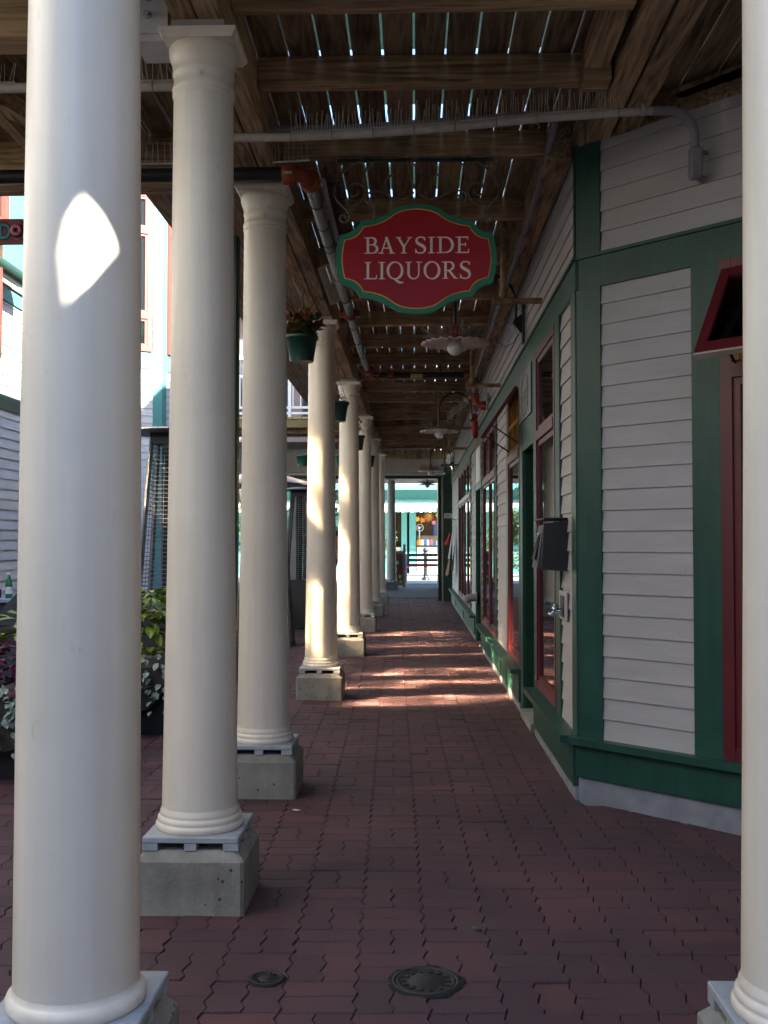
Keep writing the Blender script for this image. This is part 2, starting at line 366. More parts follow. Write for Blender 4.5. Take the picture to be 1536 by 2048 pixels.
# ------------------------------------------------------------------ ground
solo('ground', MB().box(-90, 90, -40, 160, -.5, -.075), SAND, '', '', kind='structure')
pav = bpy.data.objects.new('pavement', MB().box(-4.6, 2.4, 1.5, 27.0, -.074, -.022).mesh('pavement', SAND)); col.objects.link(pav); pav['kind'] = 'structure'
solo('street', MB().box(-60, 60, 27.0, 120, -.074, -.004), STREET, '', '', kind='structure')
solo('passage_paving', MB().box(-12, 6, 27.0, 36.6, -.05, .0), mat('passage_pavers', (.030, .024, .026), .8, .25, 9, .6, 40), '', '', kind='structure')
solo('rear_paving', MB().box(-40, 40, -38, 1.5, -.074, -.004), mat('rear_paving', (.05, .045, .045), .9, .2, 2), '', '', kind='structure')
solo('courtyard_paving', MB().box(-30, -4.6, 1.5, 27.0, -.074, -.004), MATS['rear_paving'], '', '', kind='structure')

CELL = .2264; ROT = R(1.1); JG = .0017
cr, sr = math.cos(ROT), math.sin(ROT)
ZIG = [(0, 0), (.28, .0085), (.68, -.0085), (1, 0)]
def zig(y0, y1):
    """zigzag joint points along y, period half a cell"""
    h = CELL/2; out = []; k = int(round(y0/h)); n = int(round((y1-y0)/h))
    for i in range(n):
        for t, a in ZIG[:-1]: out.append(((k+i+t)*h, a))
    out.append((y1, 0)); return out
def paver_poly(x0, x1, y0, y1):
    """outline of an interlocking paver: zigzag left and right joints, almost straight bed joints"""
    R_ = [(x1+a-JG, min(max(y, y0+JG), y1-JG)) for y, a in zig(y0, y1)]
    L_ = [(x0+a+JG, min(max(y, y0+JG), y1-JG)) for y, a in zig(y0, y1)]
    xm = (x0+x1)/2; wv = .0022
    top = [(xm+(x1-x0)*.2, y1-JG+wv), (xm-(x1-x0)*.2, y1-JG-wv)]
    bot = [(xm-(x1-x0)*.2, y0+JG-wv), (xm+(x1-x0)*.2, y0+JG+wv)]
    return R_+top+L_[::-1]+bot
holes = [(.035, 3.395, .134), (-.475, 3.40, .082)]          # covers let into the paving
def paver_mesh(mb, poly, cx, cy, lift, tx, ty, org=None):
    n = len(poly); b = .0020
    def tr(x, y, z): return (cr*x-sr*y, sr*x+cr*y, z)
    A = []; B = []; C = []
    for x, y in poly:
        dx, dy = x-cx, y-cy; q = math.hypot(dx, dy)+1e-6; k = 1-b/q*1.1
        z = lift+dx*tx+dy*ty
        A.append(tr(cx+dx*k, cy+dy*k, z)); B.append(tr(x, y, z-.004)); C.append(tr(x, y, -.024))
    o = len(mb.v); mb.v += [Vector(p) for p in A+B+C]
    mb.f.append(tuple(range(o, o+n)))
    for k in range(n):
        j = (k+1) % n; mb.f.append((o+n+k, o+n+j, o+j, o+k)); mb.f.append((o+2*n+k, o+2*n+j, o+n+j, o+n+k))
    mb.sm += [False]*(1+2*n)
cells = []
for i in range(-21, 12):
    for j in range(6, 118):
        x0, y0 = i*CELL-.12, j*CELL
        wx, wy = cr*(x0+CELL/2)-sr*(y0+CELL/2), sr*(x0+CELL/2)+cr*(y0+CELL/2)
        if wx > 1.0 and wx+wy > 6.9: continue            # under the shop
        if wx > 1.0 and wy > 5.7: continue
        if wx < -4.5 or wx > 2.3 or wy > 26.9 or wy < 1.6: continue
        if wx < -3.4 and wy < 5: continue
        # alternate lying and standing pairs
        h = CELL/2
        if (i+j) % 2: prs = [(x0, x0+CELL, y0, y0+h), (x0, x0+CELL, y0+h, y0+CELL)]
        else: prs = [(x0, x0+h, y0, y0+CELL), (x0+h, x0+CELL, y0, y0+CELL)]
        for q in prs:
            cx, cy = (q[0]+q[1])/2, (q[2]+q[3])/2
            wx, wy = cr*cx-sr*cy, sr*cx+cr*cy
            vis = wx < .89 or wx+wy < 6.6
            cells.append((wy if (vis and abs(wx) < wy*.385+.1 and wy > 2.75 and wx > -1.35) else 1e3+wy, q, cx, cy, wx, wy))
cells.sort(key=lambda c: c[0])
joined = MB(); count = 0
for k, (key, q, cx, cy, wx, wy) in enumerate(cells):
    poly = paver_poly(*q)
    lift = rnd.gauss(0, .0012); tx, ty = rnd.gauss(0, .008), rnd.gauss(0, .008)
    if count < 300 and key < 1e3:
        mb = MB(); paver_mesh(mb, poly, cx, cy, lift, tx, ty)
        me = mb.mesh('paver', PAV1, recalc=False); o = bpy.data.objects.new('paver', me); col.objects.link(o); o.parent = pav
        count += 1
    else: paver_mesh(joined, poly, cx, cy, lift, tx, ty)
o = bpy.data.objects.new('paver_field', joined.mesh('paver_field', PAV2, recalc=False)); col.objects.link(o); o.parent = pav; o['kind'] = 'stuff'

# ------------------------------------------------------------------ columns
def column(label, loc, single=False):
    x, y = loc; t = thing('column', label, 'column', (x, y, 0), 'cream columns of the arcade')
    hp = .207
    f = MB(); f.box(x-hp, x+hp, y-hp, y+hp, -.02, .195); 
    f = MB(); b = .012
    def ring(h, z, c): return [(x-h+c, y-h, z), (x+h-c, y-h, z), (x+h, y-h+c, z), (x+h, y+h-c, z), (x+h-c, y+h, z), (x-h+c, y+h, z), (x-h, y+h-c, z), (x-h, y-h+c, z)]
    rs = [ring(hp, -.02, b), ring(hp, .198, b), ring(hp-.032, .235, b)]
    f.add([p for r_ in rs for p in r_], [(k*8+j, k*8+(j+1) % 8, k*8+8+(j+1) % 8, k*8+8+j) for k in range(2) for j in range(8)]+[tuple(range(16, 24))])
    part('plinth', f, CONC, t)
    f = MB(); hq = .184; f.box(x-hq, x+hq, y-hq, y+hq, .262, .286, .004)
    part('base_plate', f, PLATE, t)
    for sx in (-1, 0, 1):
        for sy in (-1, 0, 1):
            if sx == 0 and sy == 0: continue
            a = .030 if sx else .024; c = .030 if sy else .024
            fx, fy = x+sx*(hq-a), y+sy*(hq-c)
            part('plate_foot', MB().box(fx-a+.001, fx+a-.001, fy-c+.001, fy+c-.001, .2355, .2618), PLATE, t)
    if single:
        f = MB(); f.lathe([(.160, .286), (.166, .293), (.167, .306), (.163, .317), (.156, .323), (.151, .327), (.149, .342)], (x, y, 0), 56)
    else: f = MB(); f.lathe([(.166, .286), (.172, .293), (.172, .305), (.167, .312), (.162, .314), (.165, .320), (.164, .330), (.158, .337), (.154, .338), (.156, .344), (.155, .352), (.151, .360), (.147, .372)], (x, y, 0), 48)
    part('base_moulding', f, COLUMN, t)
    if single: prof = [(.1495, .33), (.1492, .45), (.1482, .9), (.1465, 1.3), (.1440, 1.7), (.1410, 2.1), (.1375, 2.5), (.1335, 2.85), (.1300, 3.205)]
    else: prof = [(.1480, .36), (.1470, .45), (.1400, .9), (.1345, 1.3), (.1300, 1.7), (.1270, 2.1), (.1240, 2.5), (.1215, 2.85), (.1190, 3.205)]
    f = MB(); f.lathe(prof, (x, y, 0), 56); part('shaft', f, COLUMN, t)
    k_ = 1.08 if single else 1.0
    f = MB(); f.lathe([(r_*k_, z_) for r_, z_ in ((.119, 3.185), (.124, 3.191), (.124, 3.199), (.1195, 3.205), (.124, 3.211), (.1255, 3.219), (.123, 3.227), (.119, 3.231), (.1185, 3.273), (.1225, 3.277), (.1235, 3.285), (.1215, 3.292), (.1230, 3.313), (.129, 3.329), (.134, 3.342), (.138, 3.358), (.139, 3.375), (.135, 3.386))], (x, y, 0), 48)
    part('capital', f, COLUMN, t)
    f = MB()
    def sq(h, z): return [(x-h, y-h, z), (x+h, y-h, z), (x+h, y+h, z), (x-h, y+h, z)]
    rs = [sq(.138, 3.386), sq(.140, 3.394), (sq(.146, 3.401)), sq(.152, 3.407), sq(.153, 3.421)]
    f.add([p for r_ in rs for p in r_], [(k*4+j, k*4+(j+1) % 4, k*4+4+(j+1) % 4, k*4+4+j) for k in range(4) for j in range(4)]+[(3, 2, 1, 0), (16, 17, 18, 19)])
    part('abacus', f, COLUMN, t)
    f = MB(); f.tube([(x+.006, y-.1175, 3.252), (x+.006, y-.1235, 3.252)], .013, 16); f.tube([(x+.006, y-.1215, 3.252), (x+.006, y-.126, 3.252)], .007, 12)
    part('medallion', f, COLUMN, t)
    f = MB(); f.box(x-.105, x+.105, y-.13, y+.13, 3.4215, 3.457)
    part('saddle', f, mat('saddle_steel', (.33, .31, .30), .5, .15, 10), t)
    return t
CX = -.850
spec = [(-.824, 2.57, 'nearest cream column at the left edge carrying a kite shaped patch of sunlight'),
        (CX, 4.17, 'second cream column on the left with the white steel bracket beside its capital'),
        (CX-.008, 5.97, 'third cream column on the left, beside the first hanging flower pot'),
        (CX, 9.57, 'fourth cream column with strong sunlight down its left half and a curved shadow'),
        (-.825, 13.2, 'fifth cream column, its whole lower half bleached by sunlight'),
        (-.815, 16.8, 'sixth cream column, partly hidden behind the sunlit fifth one'),
        (-.81, 20.4, 'seventh cream column, a narrow strip behind the sixth with a small pot at its capital'),
        (-.80, 24.0, 'shaded last cream column just before the dark passage frame'),
        (.929, 2.55, 'cream column cut off by the right edge of the view'),
        (-.70, 31.8, 'cream column beyond the dark passage frame with a small sunny arch near its foot')]
proto = None
for x, y, lb in spec:
    if y == 2.57: column(lb, (x, y), True)
    elif proto is None: proto = column(lb, (x, y))
    else: again(proto, (x, y, 0), lb)

# ------------------------------------------------------------------ timber deck overhead
deck = thing('timber_deck', 'weathered timber deck overhead with slatted boards, joists and beams', 'deck', (0, 0, 3.46))
DZ = 3.742
for k in range(-12, 7):                                     # arcade boards, gaps on a .151 m pitch
    x0 = k*.151+.0055; x1 = (k+1)*.151-.0055+rnd.uniform(-.002, .002)
    if x1 > .95 and False: continue
    ys = [(2.35, 5.92), (5.93, 11.8), (11.81, 17.55), (17.56, 25.4)]
    for a, b_ in ys:
        mm = YELLOWW if (k == 1 and a == 5.93) else DECKW
        f = MB().box(x0+rnd.uniform(-.0015, .0015), x1, a, b_, DZ+rnd.uniform(0, .003), DZ+.036)
        part('deck_board', f, mm, deck)
for k in range(-26, -12):                                   # wider part of the deck, left of the columns
    x0 = k*.151+.004; part('deck_board', MB().box(x0, x0+.1435, 3.25, 6.08, DZ, DZ+.036), DECKW, deck)
for k in range(7, 15):                                      # over the angled shop front on the right
    x0 = k*.151+.004; part('deck_board', MB().box(x0, x0+.1435, 2.35, 5.7, DZ, DZ+.036), DECKW, deck)
jy = [2.42, 3.3, 4.26, 5.0, 5.94, 7.10]+[7.10+1.155*k for k in range(1, 16)]
for y in jy:
    part('joist', MB().box(-.750, .905, y-.038, y+.038, 3.6+rnd.uniform(-.004, .004), DZ-.001, .003), WOODX, deck)
for a, b_ in ((2.36, 5.96), (5.965, 9.56), (9.565, 13.2), (13.205, 16.8), (16.805, 20.4), (20.405, 25.4)):   # column-line beam of two timbers
    part('beam', MB().box(-.950, -.856, a, b_, 3.458, DZ-.002, .004), WOODY, deck)
    part('beam', MB().box(-.848, -.754, a, b_, 3.458, DZ-.002, .004), WOODY, deck)
part('ledger', MB().box(.745, .885, 5.86, 25.4, 3.545, DZ-.003, .004), WOODY, deck)
part('beam', MB().box(.945, 1.055, 2.36, 5.71, 3.585, DZ-.002, .004), WOODY, deck)
part('beam', MB().box(1.072, 1.185, 2.36, 5.60, 3.585, DZ-.002, .004), WOODY, deck)
part('beam', MB().box(.795, .905, 2.36, 4.86, 3.615, DZ-.002, .004), WOODY, deck)
part('blocking', MB().box(.80, .93, 4.9, 5.05, 3.585, DZ-.004, .003), WOODX, deck)
part('beam', MB().box(-3.9, -.953, 5.88, 6.06, 3.442, DZ-.002, .004), WOODX, deck)
part('beam', MB().box(-3.9, -.953, 4.09, 4.25, 3.425, DZ-.002, .004), WOODX, deck)
part('beam', MB().box(-3.9, -.953, 3.3, 3.42, 3.46, DZ-.002, .004), WOODX, deck)
for x in (-1.55, -2.15, -2.75): part('joist', MB().box(x-.03, x+.03, 4.26, 5.87, 3.60, DZ-.002, .003), WOODY, deck)
part('brace', MB().beam((-2.45, 4.35, 3.66), (-1.75, 5.8, 3.58), .09, .09), WOODY, deck)
part('blocking', MB().box(.946, 1.3, 5.73, 5.95, 3.583, DZ-.004), WOODX, deck)
part('soffit_board', MB().beam((1.16, 5.66, 3.66), (2.6, 4.22, 3.66), .035, .15), WOODX, deck)
for k in range(4):
    o_ = .10+.15*k; part('soffit_board', MB().beam((1.19+o_*.75, 5.52-o_*.55, 3.70), (2.6+o_*.2, 4.11-o_*1.1, 3.70), .13, .02), DECKW, deck)
part('rim_board', MB().box(.912, .944, 5.76, 25.4, 3.582, DZ-.003), WOODY, deck)
part('rim_board', MB().beam((.98, 5.80, 3.66), (2.6, 4.18, 3.66), .04, .155), WOODX, deck)
# slatted end screen above the passage
for k in range(11): part('end_slat', MB().box(-.86+k*.151, -.86+k*.151+.137, 25.40, 25.425, 3.43, DZ+.03), WOODY, deck)

pc = thing('upper_porch', 'open slatted porch roof of white and teal boards glimpsed through the deck gaps', 'porch', (0, 12, 5.5))
for k in range(24): part('slat', MB().box(-1.15, 1.24, 3.6+k*1.1, 3.6+k*1.1+rnd.choice((.45, .6, .75)), 5.5, 5.53), (WHITE, TEAL, SIDING, TEAL)[rnd.randrange(4)], pc)
part('edge_rail', MB().box(-1.2, -1.15, 3.5, 29, 5.42, 5.56), TEAL, pc)

# white steel bracket at the second column
t = thing('steel_bracket', 'white bolted steel bracket holding the crossbeam at the second column', 'bracket', (-1.04, 4.1, 3.4))
part('face_plate', MB().box(-1.115, -.975, 4.068, 4.082, 3.42, 3.72), mat('bracket_paint', (.55, .54, .54), .5, .1, 12), t)
part('seat_plate', MB().box(-1.115, -.96, 4.083, 4.28, 3.395, 3.423), MATS['bracket_paint'], t)
for z in (3.49, 3.56, 3.63):
    f = MB(); f.tube([(-1.055, 4.068, z), (-1.055, 4.056, z)], .016, 12); f.tube([(-1.055, 4.058, z), (-1.055, 4.04, z)], .009, 6)
    part('bolt', f, PLATE, t)

# ------------------------------------------------------------------ shop on the right
WX = .91; CY = 5.78
shop = thing('shop_building', 'grey clapboard shop with green trim and red windows along the walkway', 'building', (WX, CY, 0))
M_ = Wall((WX, 0), (0, 1), (-1, 0)); BAY = Wall((WX, CY+.01), (1, -1), (-1, -1))
body = MB()
poly = [(WX+.002, 25.2), (WX+.002, 15.15), (WX+.35, 15.15), (WX+.35, 14.05), (WX+.002, 14.05), (WX+.002, 8.62), (WX+.35, 8.62), (WX+.35, 7.82), (WX+.002, 7.82), (WX+.002, CY+.012), (WX+1.45, CY-1.438), (WX+1.45, -9), (7, -9), (7, 25.2)]
body.prism(poly, (0, 0, -.03), (1, 0, 0), (0, 1, 0), (0, 0, 3.58))
part('wall_core', body, mat('sheathing', (.30, .29, .28), .9), shop)
part('sun_block_core', MB().box(2.365, 7, -9, 4.2, 3.581, 5.0), SIDING, shop)  # unseen block added to stop direct sun reaching the arcade
FT = 9.85; HB = (-.2, 1.2, 3.9, 5.1)  # unseen upper wall, sized for its shadow, opening left for a sun shaft
for a, b_, z0, z1 in ((-9, HB[0], 3.56, FT), (HB[1], 2.3, 3.56, FT), (2.301, 25.2, 3.79, FT), (HB[0], HB[1], 3.56, HB[2]), (HB[0], HB[1], HB[3], FT)):
    part('upper_facade', MB().box(1.25, 1.33, a, b_, z0, z1), SIDING, shop)
HOLE = [(0.3868, 4.6457), (0.4498, 4.5528), (0.4892, 4.4858), (0.506, 4.4505), (0.4582, 4.4367), (0.4103, 4.4256), (0.354, 4.4324), (0.3422, 4.5743), (0.3565, 4.6311)]  # gap outline traced back from the sun patch on the nearest column
rim = [(HB[0]+(HB[1]-HB[0])*u, HB[2]+(HB[3]-HB[2])*v) for u, v in ((0, 0), (1, 0), (1, 1), (0, 1))]
cyh = sum(p[0] for p in HOLE)/len(HOLE); czh = sum(p[1] for p in HOLE)/len(HOLE)
f = MB(); n_ = len(HOLE); ang = sorted(HOLE, key=lambda p: math.atan2(p[1]-czh, p[0]-cyh)); outr = []
for p in ang:                                        # added unseen panel, its gap cut to shape the sun patch
    d = Vector((p[0]-cyh, p[1]-czh)); k = min(abs(((HB[1] if d.x > 0 else HB[0])-cyh)/(d.x or 1e-9)), abs(((HB[3] if d.y > 0 else HB[2])-czh)/(d.y or 1e-9))); outr.append((cyh+d.x*k, czh+d.y*k))
V = [(1.26, p[0], p[1]) for p in ang]+[(1.26, p[0], p[1]) for p in outr]
F = [(i, (i+1) % n_, n_+(i+1) % n_, n_+i) for i in range(n_)]
f.add(V, F)
for c_ in rim:
    i = min(range(n_), key=lambda i: min((Vector(outr[i])-Vector(c_)).length+(Vector(outr[(i+1) % n_])-Vector(c_)).length, 9))
    f.add([(1.26, outr[i][0], outr[i][1]), (1.26, c_[0], c_[1]), (1.26, outr[(i+1) % n_][0], outr[(i+1) % n_][1])], [(0, 1, 2)])
part('sun_mask_panel', f, SIDING, shop)
# trim
ZF0, ZF1, ZTOP = 2.79, 2.955, 3.6
part('frieze', M_.bar(CY-.02, 25.0, ZF0, ZF1, 0, .025), GREEN, shop)
part('frieze', BAY.bar(-.0, 1.44, ZF0, ZF1, 0, .025), GREEN, shop)
f = MB(); M_.box(f, CY-.03, 25, ZF1, ZF1+.018, 0, .04); part('drip_cap', f, GREEN, shop)
f = MB(); BAY.box(f, -.01, 1.44, ZF1, ZF1+.018, 0, .04); part('drip_cap', f, GREEN, shop)
f = MB(); BAY.box(f, 0.0, .155, .35, ZF0, 0, .024); part('corner_board', f, GREEN, shop)
f = MB(); BAY.box(f, 0.0, .155, ZF1+.018, 3.585, 0, .024); part('corner_board', f, GREEN, shop)
part('corner_board', M_.bar(CY+.004, CY+.17, .35, ZF0, 0, .024), GREEN, shop)
part('corner_board', M_.bar(CY+.004, CY+.06, ZF1+.018, ZTOP, 0, .024), GREEN, shop)
part('post_board', BAY.bar(.70, .860, .35, ZF0, 0, .024), GREEN, shop)
# skirting, ledge and pale foot board
part('foot_board', BAY.bar(-.01, 1.44, -.02, .135, 0, .012), mat('pale_foot', (.23, .24, .26), .7, .2, 8, .3, 60), shop)
part('skirting', BAY.bar(-.012, 1.44, .135, .312, 0, .035), GREEN, shop)
part('ledge', BAY.bar(-.03, 1.44, .312, .35, 0, .085), GREEN, shop)
def base_run(u0, u1, sub=()):
    part('foot_board', M_.bar(u0, u1, -.02, .075, 0, .034), MATS['pale_foot'], shop)
    part('skirting', M_.bar(u0, u1, .075, .312, 0, .045), GREEN, shop)
    part('ledge', M_.bar(u0-.0, u1, .312, .35, 0, .115), GREEN, shop)
    for x in sub: part('skirting_batten', M_.bar(x, x+.07, .075, .311, .045, .057), GREEN, shop)
base_run(CY+.012, 7.72); base_run(8.80, 13.75, (9.9, 10.6)); base_run(15.3, 24.6, (18.5, 22))
# clapboard runs
clapboards(BAY, shop, .155, .70, .35, ZF0, SIDING)
clapboards(BAY, shop, .155, 1.44, ZF1+.018, 3.59, SIDING)
clapboards(M_, shop, CY+.06, 25.0, ZF1+.018, ZTOP, SIDING)
for a, b_ in ((5.95, 6.42), (10.12, 11.36), (13.70, 13.92), (15.36, 16.55), (21.15, 24.9)): clapboards(M_, shop, a, b_, .35, ZF0, SIDING)
for a, b_ in ((6.42, 6.62), (9.96, 10.12), (11.36, 11.42), (13.64, 13.70), (16.55, 16.62), (21.08, 21.15)):
    part('casing', M_.bar(a, b_, .35, ZF0, 0, .026), GREEN, shop)
# door one with its plaque panel
part('door_post', M_.bar(7.66, 7.82, 0, ZF0, 0, .026), GREEN, shop)
part('door_post', M_.bar(8.62, 8.84, 0, ZF0, 0, .026), GREEN, shop)
part('door_head', M_.bar(7.82, 8.62, 2.15, ZF0, 0, .024), GREEN, shop)
DOORG = mat('door_green', (.012, .045, .03), .7, .1, 5, spec=.2)
for a, b_ in ((7.822, 7.832), (8.608, 8.618), (14.052, 14.062), (15.138, 15.148)): part('door_reveal', M_.bar(a, b_, 0, 2.17, -.345, .001), DOORG, shop)
d1 = part('door', M_.bar(7.82, 8.62, .06, 2.18, -.32, -.29), DOORG, shop, label='dark green recessed door under the oval plaque')
part('door_panel', M_.bar(7.95, 8.5, .2, 1.0, -.29, -.28), DOORG, d1); part('door_panel', M_.bar(7.95, 8.5, 1.1, 2.0, -.29, -.28), DOORG, d1)
part('threshold', M_.bar(7.83, 8.6, -.02, .06, -.3, .05), CONC, shop)
# door two
part('door_post', M_.bar(13.92, 14.05, 0, ZF0, 0, .026), GREEN, shop); part('door_post', M_.bar(15.15, 15.36, 0, ZF0, 0, .026), GREEN, shop)
part('door_head', M_.bar(14.05, 15.15, 2.15, ZF0, 0, .024), GREEN, shop)
part('door', M_.bar(14.05, 15.15, .02, 2.18, -.32, -.29), DOORG, shop, label='second dark green door, under the blank white panel')
part('head_panel', M_.bar(14.2, 15.05, 2.25, 2.74, .024, .03), WHITE, shop)
# windows along the walkway
window(M_, shop, 6.62, 7.66, .36, ZF0-.002, zs=(2.17,))
window(M_, shop, 8.84, 9.96, .36, ZF0-.002, zs=(2.17,), skip=((0, 1),))
window(M_, shop, 11.42, 13.64, .36, ZF0-.002, us=(12.5,), zs=(2.17,))
window(M_, shop, 16.62, 21.08, .36, ZF0-.002, us=(17.7, 18.85, 19.95), zs=(2.17,))
def awning_sash(W, bld, u0, u1, z1, length, ang, label):
    """top hung sash pushed open"""
    dn = math.sin(ang); dz = -math.cos(ang); fr = .052; th = .03
    def q(u, s_, k): return W.p(u, z1+dz*s_+dn*k, .03+dn*s_+math.cos(ang)*k)
    def bar(mb, a0, a1, s0, s1, k0=0, k1=th): return mb.hexa([q(a0, s0, k0), q(a1, s0, k0), q(a1, s1, k0), q(a0, s1, k0), q(a0, s0, k1), q(a1, s0, k1), q(a1, s1, k1), q(a0, s1, k1)])
    f = MB(); bar(f, u0, u0+fr, 0, length); bar(f, u1-fr, u1, 0, length); bar(f, u0+fr, u1-fr, 0, fr); bar(f, u0+fr, u1-fr, length-fr*1.2, length)
    wo = part('awning_sash', f, REDP, bld, label=label)
    f = MB(); bar(f, u0+fr, u1-fr, fr, length-fr*1.2, .012, .018)
    part('pane', f, MATS.get('thin_glass') or thin_glass(), wo)
    f = MB(); bar(f, u0+.002, u1-.002, length, length+.012, -.001, th+.001); part('weather_strip', f, mat('bare_wood_edge', (.40, .34, .27), .7), wo)
    for a in (u0+.06, u1-.06): part('stay', MB().tube([W.p(a, z1-length+.06, .02), q(a, length*.72, 0)], .007, 6), BLACKM, wo)
def thin_glass():
    m = bpy.data.materials.new('thin_glass'); m.use_nodes = True; n = m.node_tree.nodes; l = m.node_tree.links
    n.remove(n['Principled BSDF']); o = n['Material Output']; tr = n.new('ShaderNodeBsdfTransparent'); gl = n.new('ShaderNodeBsdfGlossy'); gl.inputs['Roughness'].default_value = .02
    tr.inputs[0].default_value = (.75, .78, .76, 1); fr = n.new('ShaderNodeFresnel'); fr.inputs[0].default_value = 1.6; mx = n.new('ShaderNodeMixShader')
    l.new(fr.outputs[0], mx.inputs[0]); l.new(tr.outputs[0], mx.inputs[1]); l.new(gl.outputs[0], mx.inputs[2]); l.new(mx.outputs[0], o.inputs[0])
    MATS['thin_glass'] = m; return m
def opening(W, bld, u0, u1, z0, z1):
    """varnished wood seen through an open light"""
    part('jamb_lining', W.bar(u0, u0+.03, z0, z1, .004, .026), VARNISH, bld); part('jamb_lining', W.bar(u1-.03, u1, z0, z1, .004, .026), VARNISH, bld)
    part('inner_rail', W.bar(u0+.03, u1-.03, z0, z0+.05, .004, .02), VARNISH, bld)
    for k in range(1, 6): part('inner_stile', W.bar(u0+(u1-u0)*k/6-.016, u0+(u1-u0)*k/6+.016, z0+.05, z1, .004, .016), VARNISH, bld)
    part('head_rail', W.bar(u0+.03, u1-.03, (z0+z1)/2-.02, (z0+z1)/2+.02, .004, .018), VARNISH, bld)
    part('shade_sheet', W.bar(u0+.03, u1-.03, z0+.05, z1, .002, .0035), mat('room_shade', (.045, .034, .026), .9), bld)  # dark sheet painted in place of the unlit room's shade
opening(M_, shop, 8.90, 9.90, 2.21, 2.73)
awning_sash(M_, shop, 8.90, 9.90, 2.72, .53, R(34), 'open top hung sash over the walkway, beyond the first door')
# angled shop front window
window(BAY, shop, .862, 1.42, .352, ZF0-.002, zs=(2.24,), fr=.06, d=.035, skip=((0, 1),))
opening(BAY, shop, .925, 1.36, 2.285, 2.72)
awning_sash(BAY, shop, .885, 1.40, 2.72, .52, R(31), 'open top hung sash of the angled front beside the right column')
# ------------------------------------------------------------------ left courtyard building
LX = -4.5
L_ = Wall((LX, 0), (0, 1), (1, 0))
lb = thing('courtyard_building', 'pale clapboard building across the courtyard with teal bands and coral windows', 'building', (LX, 11.5, 0))
part('wall_core', MB().box(-12, LX-.002, 7.0, 24.0, -.03, 7.4), LWHITE, lb); part('bounce_wing', MB().box(-12, LX-.002, -.2, 6.99, -.03, 7.4), mat('bounce_cream', (.66, .64, .60), .7), lb); part('dim_wing', MB().box(-12, LX-.002, -6, -.21, -.03, 7.4), mat('bounce_dark', (.07, .075, .075), .85), lb)  # unseen wall runs, cream to bounce sun inward, dark to hold it back
part('roof', MB().prism([(-4.1, 7.38), (-8.2, 9.6), (-12.4, 7.38)], (0, -6.3, 0), (1, 0, 0), (0, 0, 1), (0, 30.6, 0)), SHINGLE, lb)
clapboards(L_, lb, 10.4, 15.5, .1, 2.86, LWHITE)
part('band', L_.bar(10.4, 15.5, 2.86, 3.02, 0, .024), GREEN, lb)
clapboards(L_, lb, 10.4, 15.5, 3.02, 4.06, LWHITE)
part('band', L_.bar(9.6, 15.5, 4.06, 4.22, 0, .03), TEAL, lb)
part('band', L_.bar(9.6, 15.5, 4.22, 4.27, 0, .05), mat('peach_trim', (.60, .36, .27), .6), lb)
clapboards(L_, lb, 11.95, 15.5, 4.27, 6.9, LWHITE)
part('post_board', L_.bar(11.35, 11.95, 4.27, 6.9, 0, .026), TEAL, lb)
part('apron_board', L_.bar(9.6, 11.35, 4.27, 4.72, 0, .026), TEAL, lb)
# the windows that throw the sun back under the deck, each a rippled coated pane in a coral frame
def sun_window(poly, amp=(0, 0, 0, 0), tilt=(0, 0), name='window', m=MIRROR, frame=True):
    """poly in (y, z) on the wall; tilt in radians about z and y; amp = ripple slopes"""
    n = 26
    (a, b, c, d) = [Vector((0, p[0], p[1])) for p in poly]
    V = []; F = []
    for i in range(n+1):
        for j in range(n+1):
            s_, t_ = i/n, j/n
            p = (a*(1-s_)+b*s_)*(1-t_)+(d*(1-s_)+c*s_)*t_
            ph = poly[0][0]*3.1
            h = amp[0]*math.sin(p.y*9+ph+p.z*4.5)/9+amp[1]*math.sin(p.z*11+ph*2+p.y*3)/11+amp[2]*math.sin(p.z*23+p.y*7+ph)/23+amp[3]*((s_-.5)**2)*(b-a).length/2
            h += tilt[0]*(p.y-a.y)+tilt[1]*(p.z-a.z)
            V.append((LX+.045+h, p.y, p.z))
    for i in range(n):
        for j in range(n): F.append((i*(n+1)+j, (i+1)*(n+1)+j, (i+1)*(n+1)+j+1, i*(n+1)+j+1))
    f = MB()
    P = [Vector((LX+.02+tilt[0]*(p[0]-poly[0][0])+tilt[1]*(p[1]-poly[0][1]), p[0], p[1])) for p in poly]
    for k in range(4): f.beam(P[k], P[(k+1) % 4], .05, .05, up=(1, 0, 0))
    wo = part('window', f, CORALP, lb)
    g = MB(); g.add(V, F, True); part('pane', g, m, wo)
SUNWIN = [
    ([(7.80, 3.30), (8.74, 3.30), (8.74, 4.72), (7.80, 4.72)], (.008, .008, .005, .02), (.259, 0)),
    ([(8.10, 5.02), (8.66, 4.92), (8.66, 5.30), (8.10, 5.46)], (.004, .004, .002, .0), (.259, 0)),
    ([(8.82, 3.30), (9.66, 3.30), (9.66, 4.72), (8.82, 4.72)], (.018, .014, .008, .04), (.259, 0)),
    ([(9.72, 3.30), (10.58, 3.30), (10.58, 4.72), (9.72, 4.72)], (.022, .016, .010, .04), (.259, 0)),
    ([(12.16, 3.30), (12.62, 3.30), (12.62, 4.55), (12.16, 4.55)], (.006, .004, .003, .02), (.30, 0)),
    ([(12.16, 5.0), (12.62, 4.9), (12.62, 5.2), (12.16, 5.35)], (.004, .004, .002, .0), (.30, 0)),
    ([(12.9, 3.3), (13.75, 3.3), (13.75, 4.3), (12.9, 4.6)], (.045, .035, .02, .08), (.259, 0)),
    ([(14.5, 3.3), (15.35, 3.3), (15.35, 4.2), (14.5, 4.2)], (.014, .010, .006, .02), (.24, 0)),
    ([(20.1, 3.35), (21.2, 3.35), (21.2, 4.75), (20.1, 4.75)], (.010, .010, .006, .02), (.259, 0)),
]
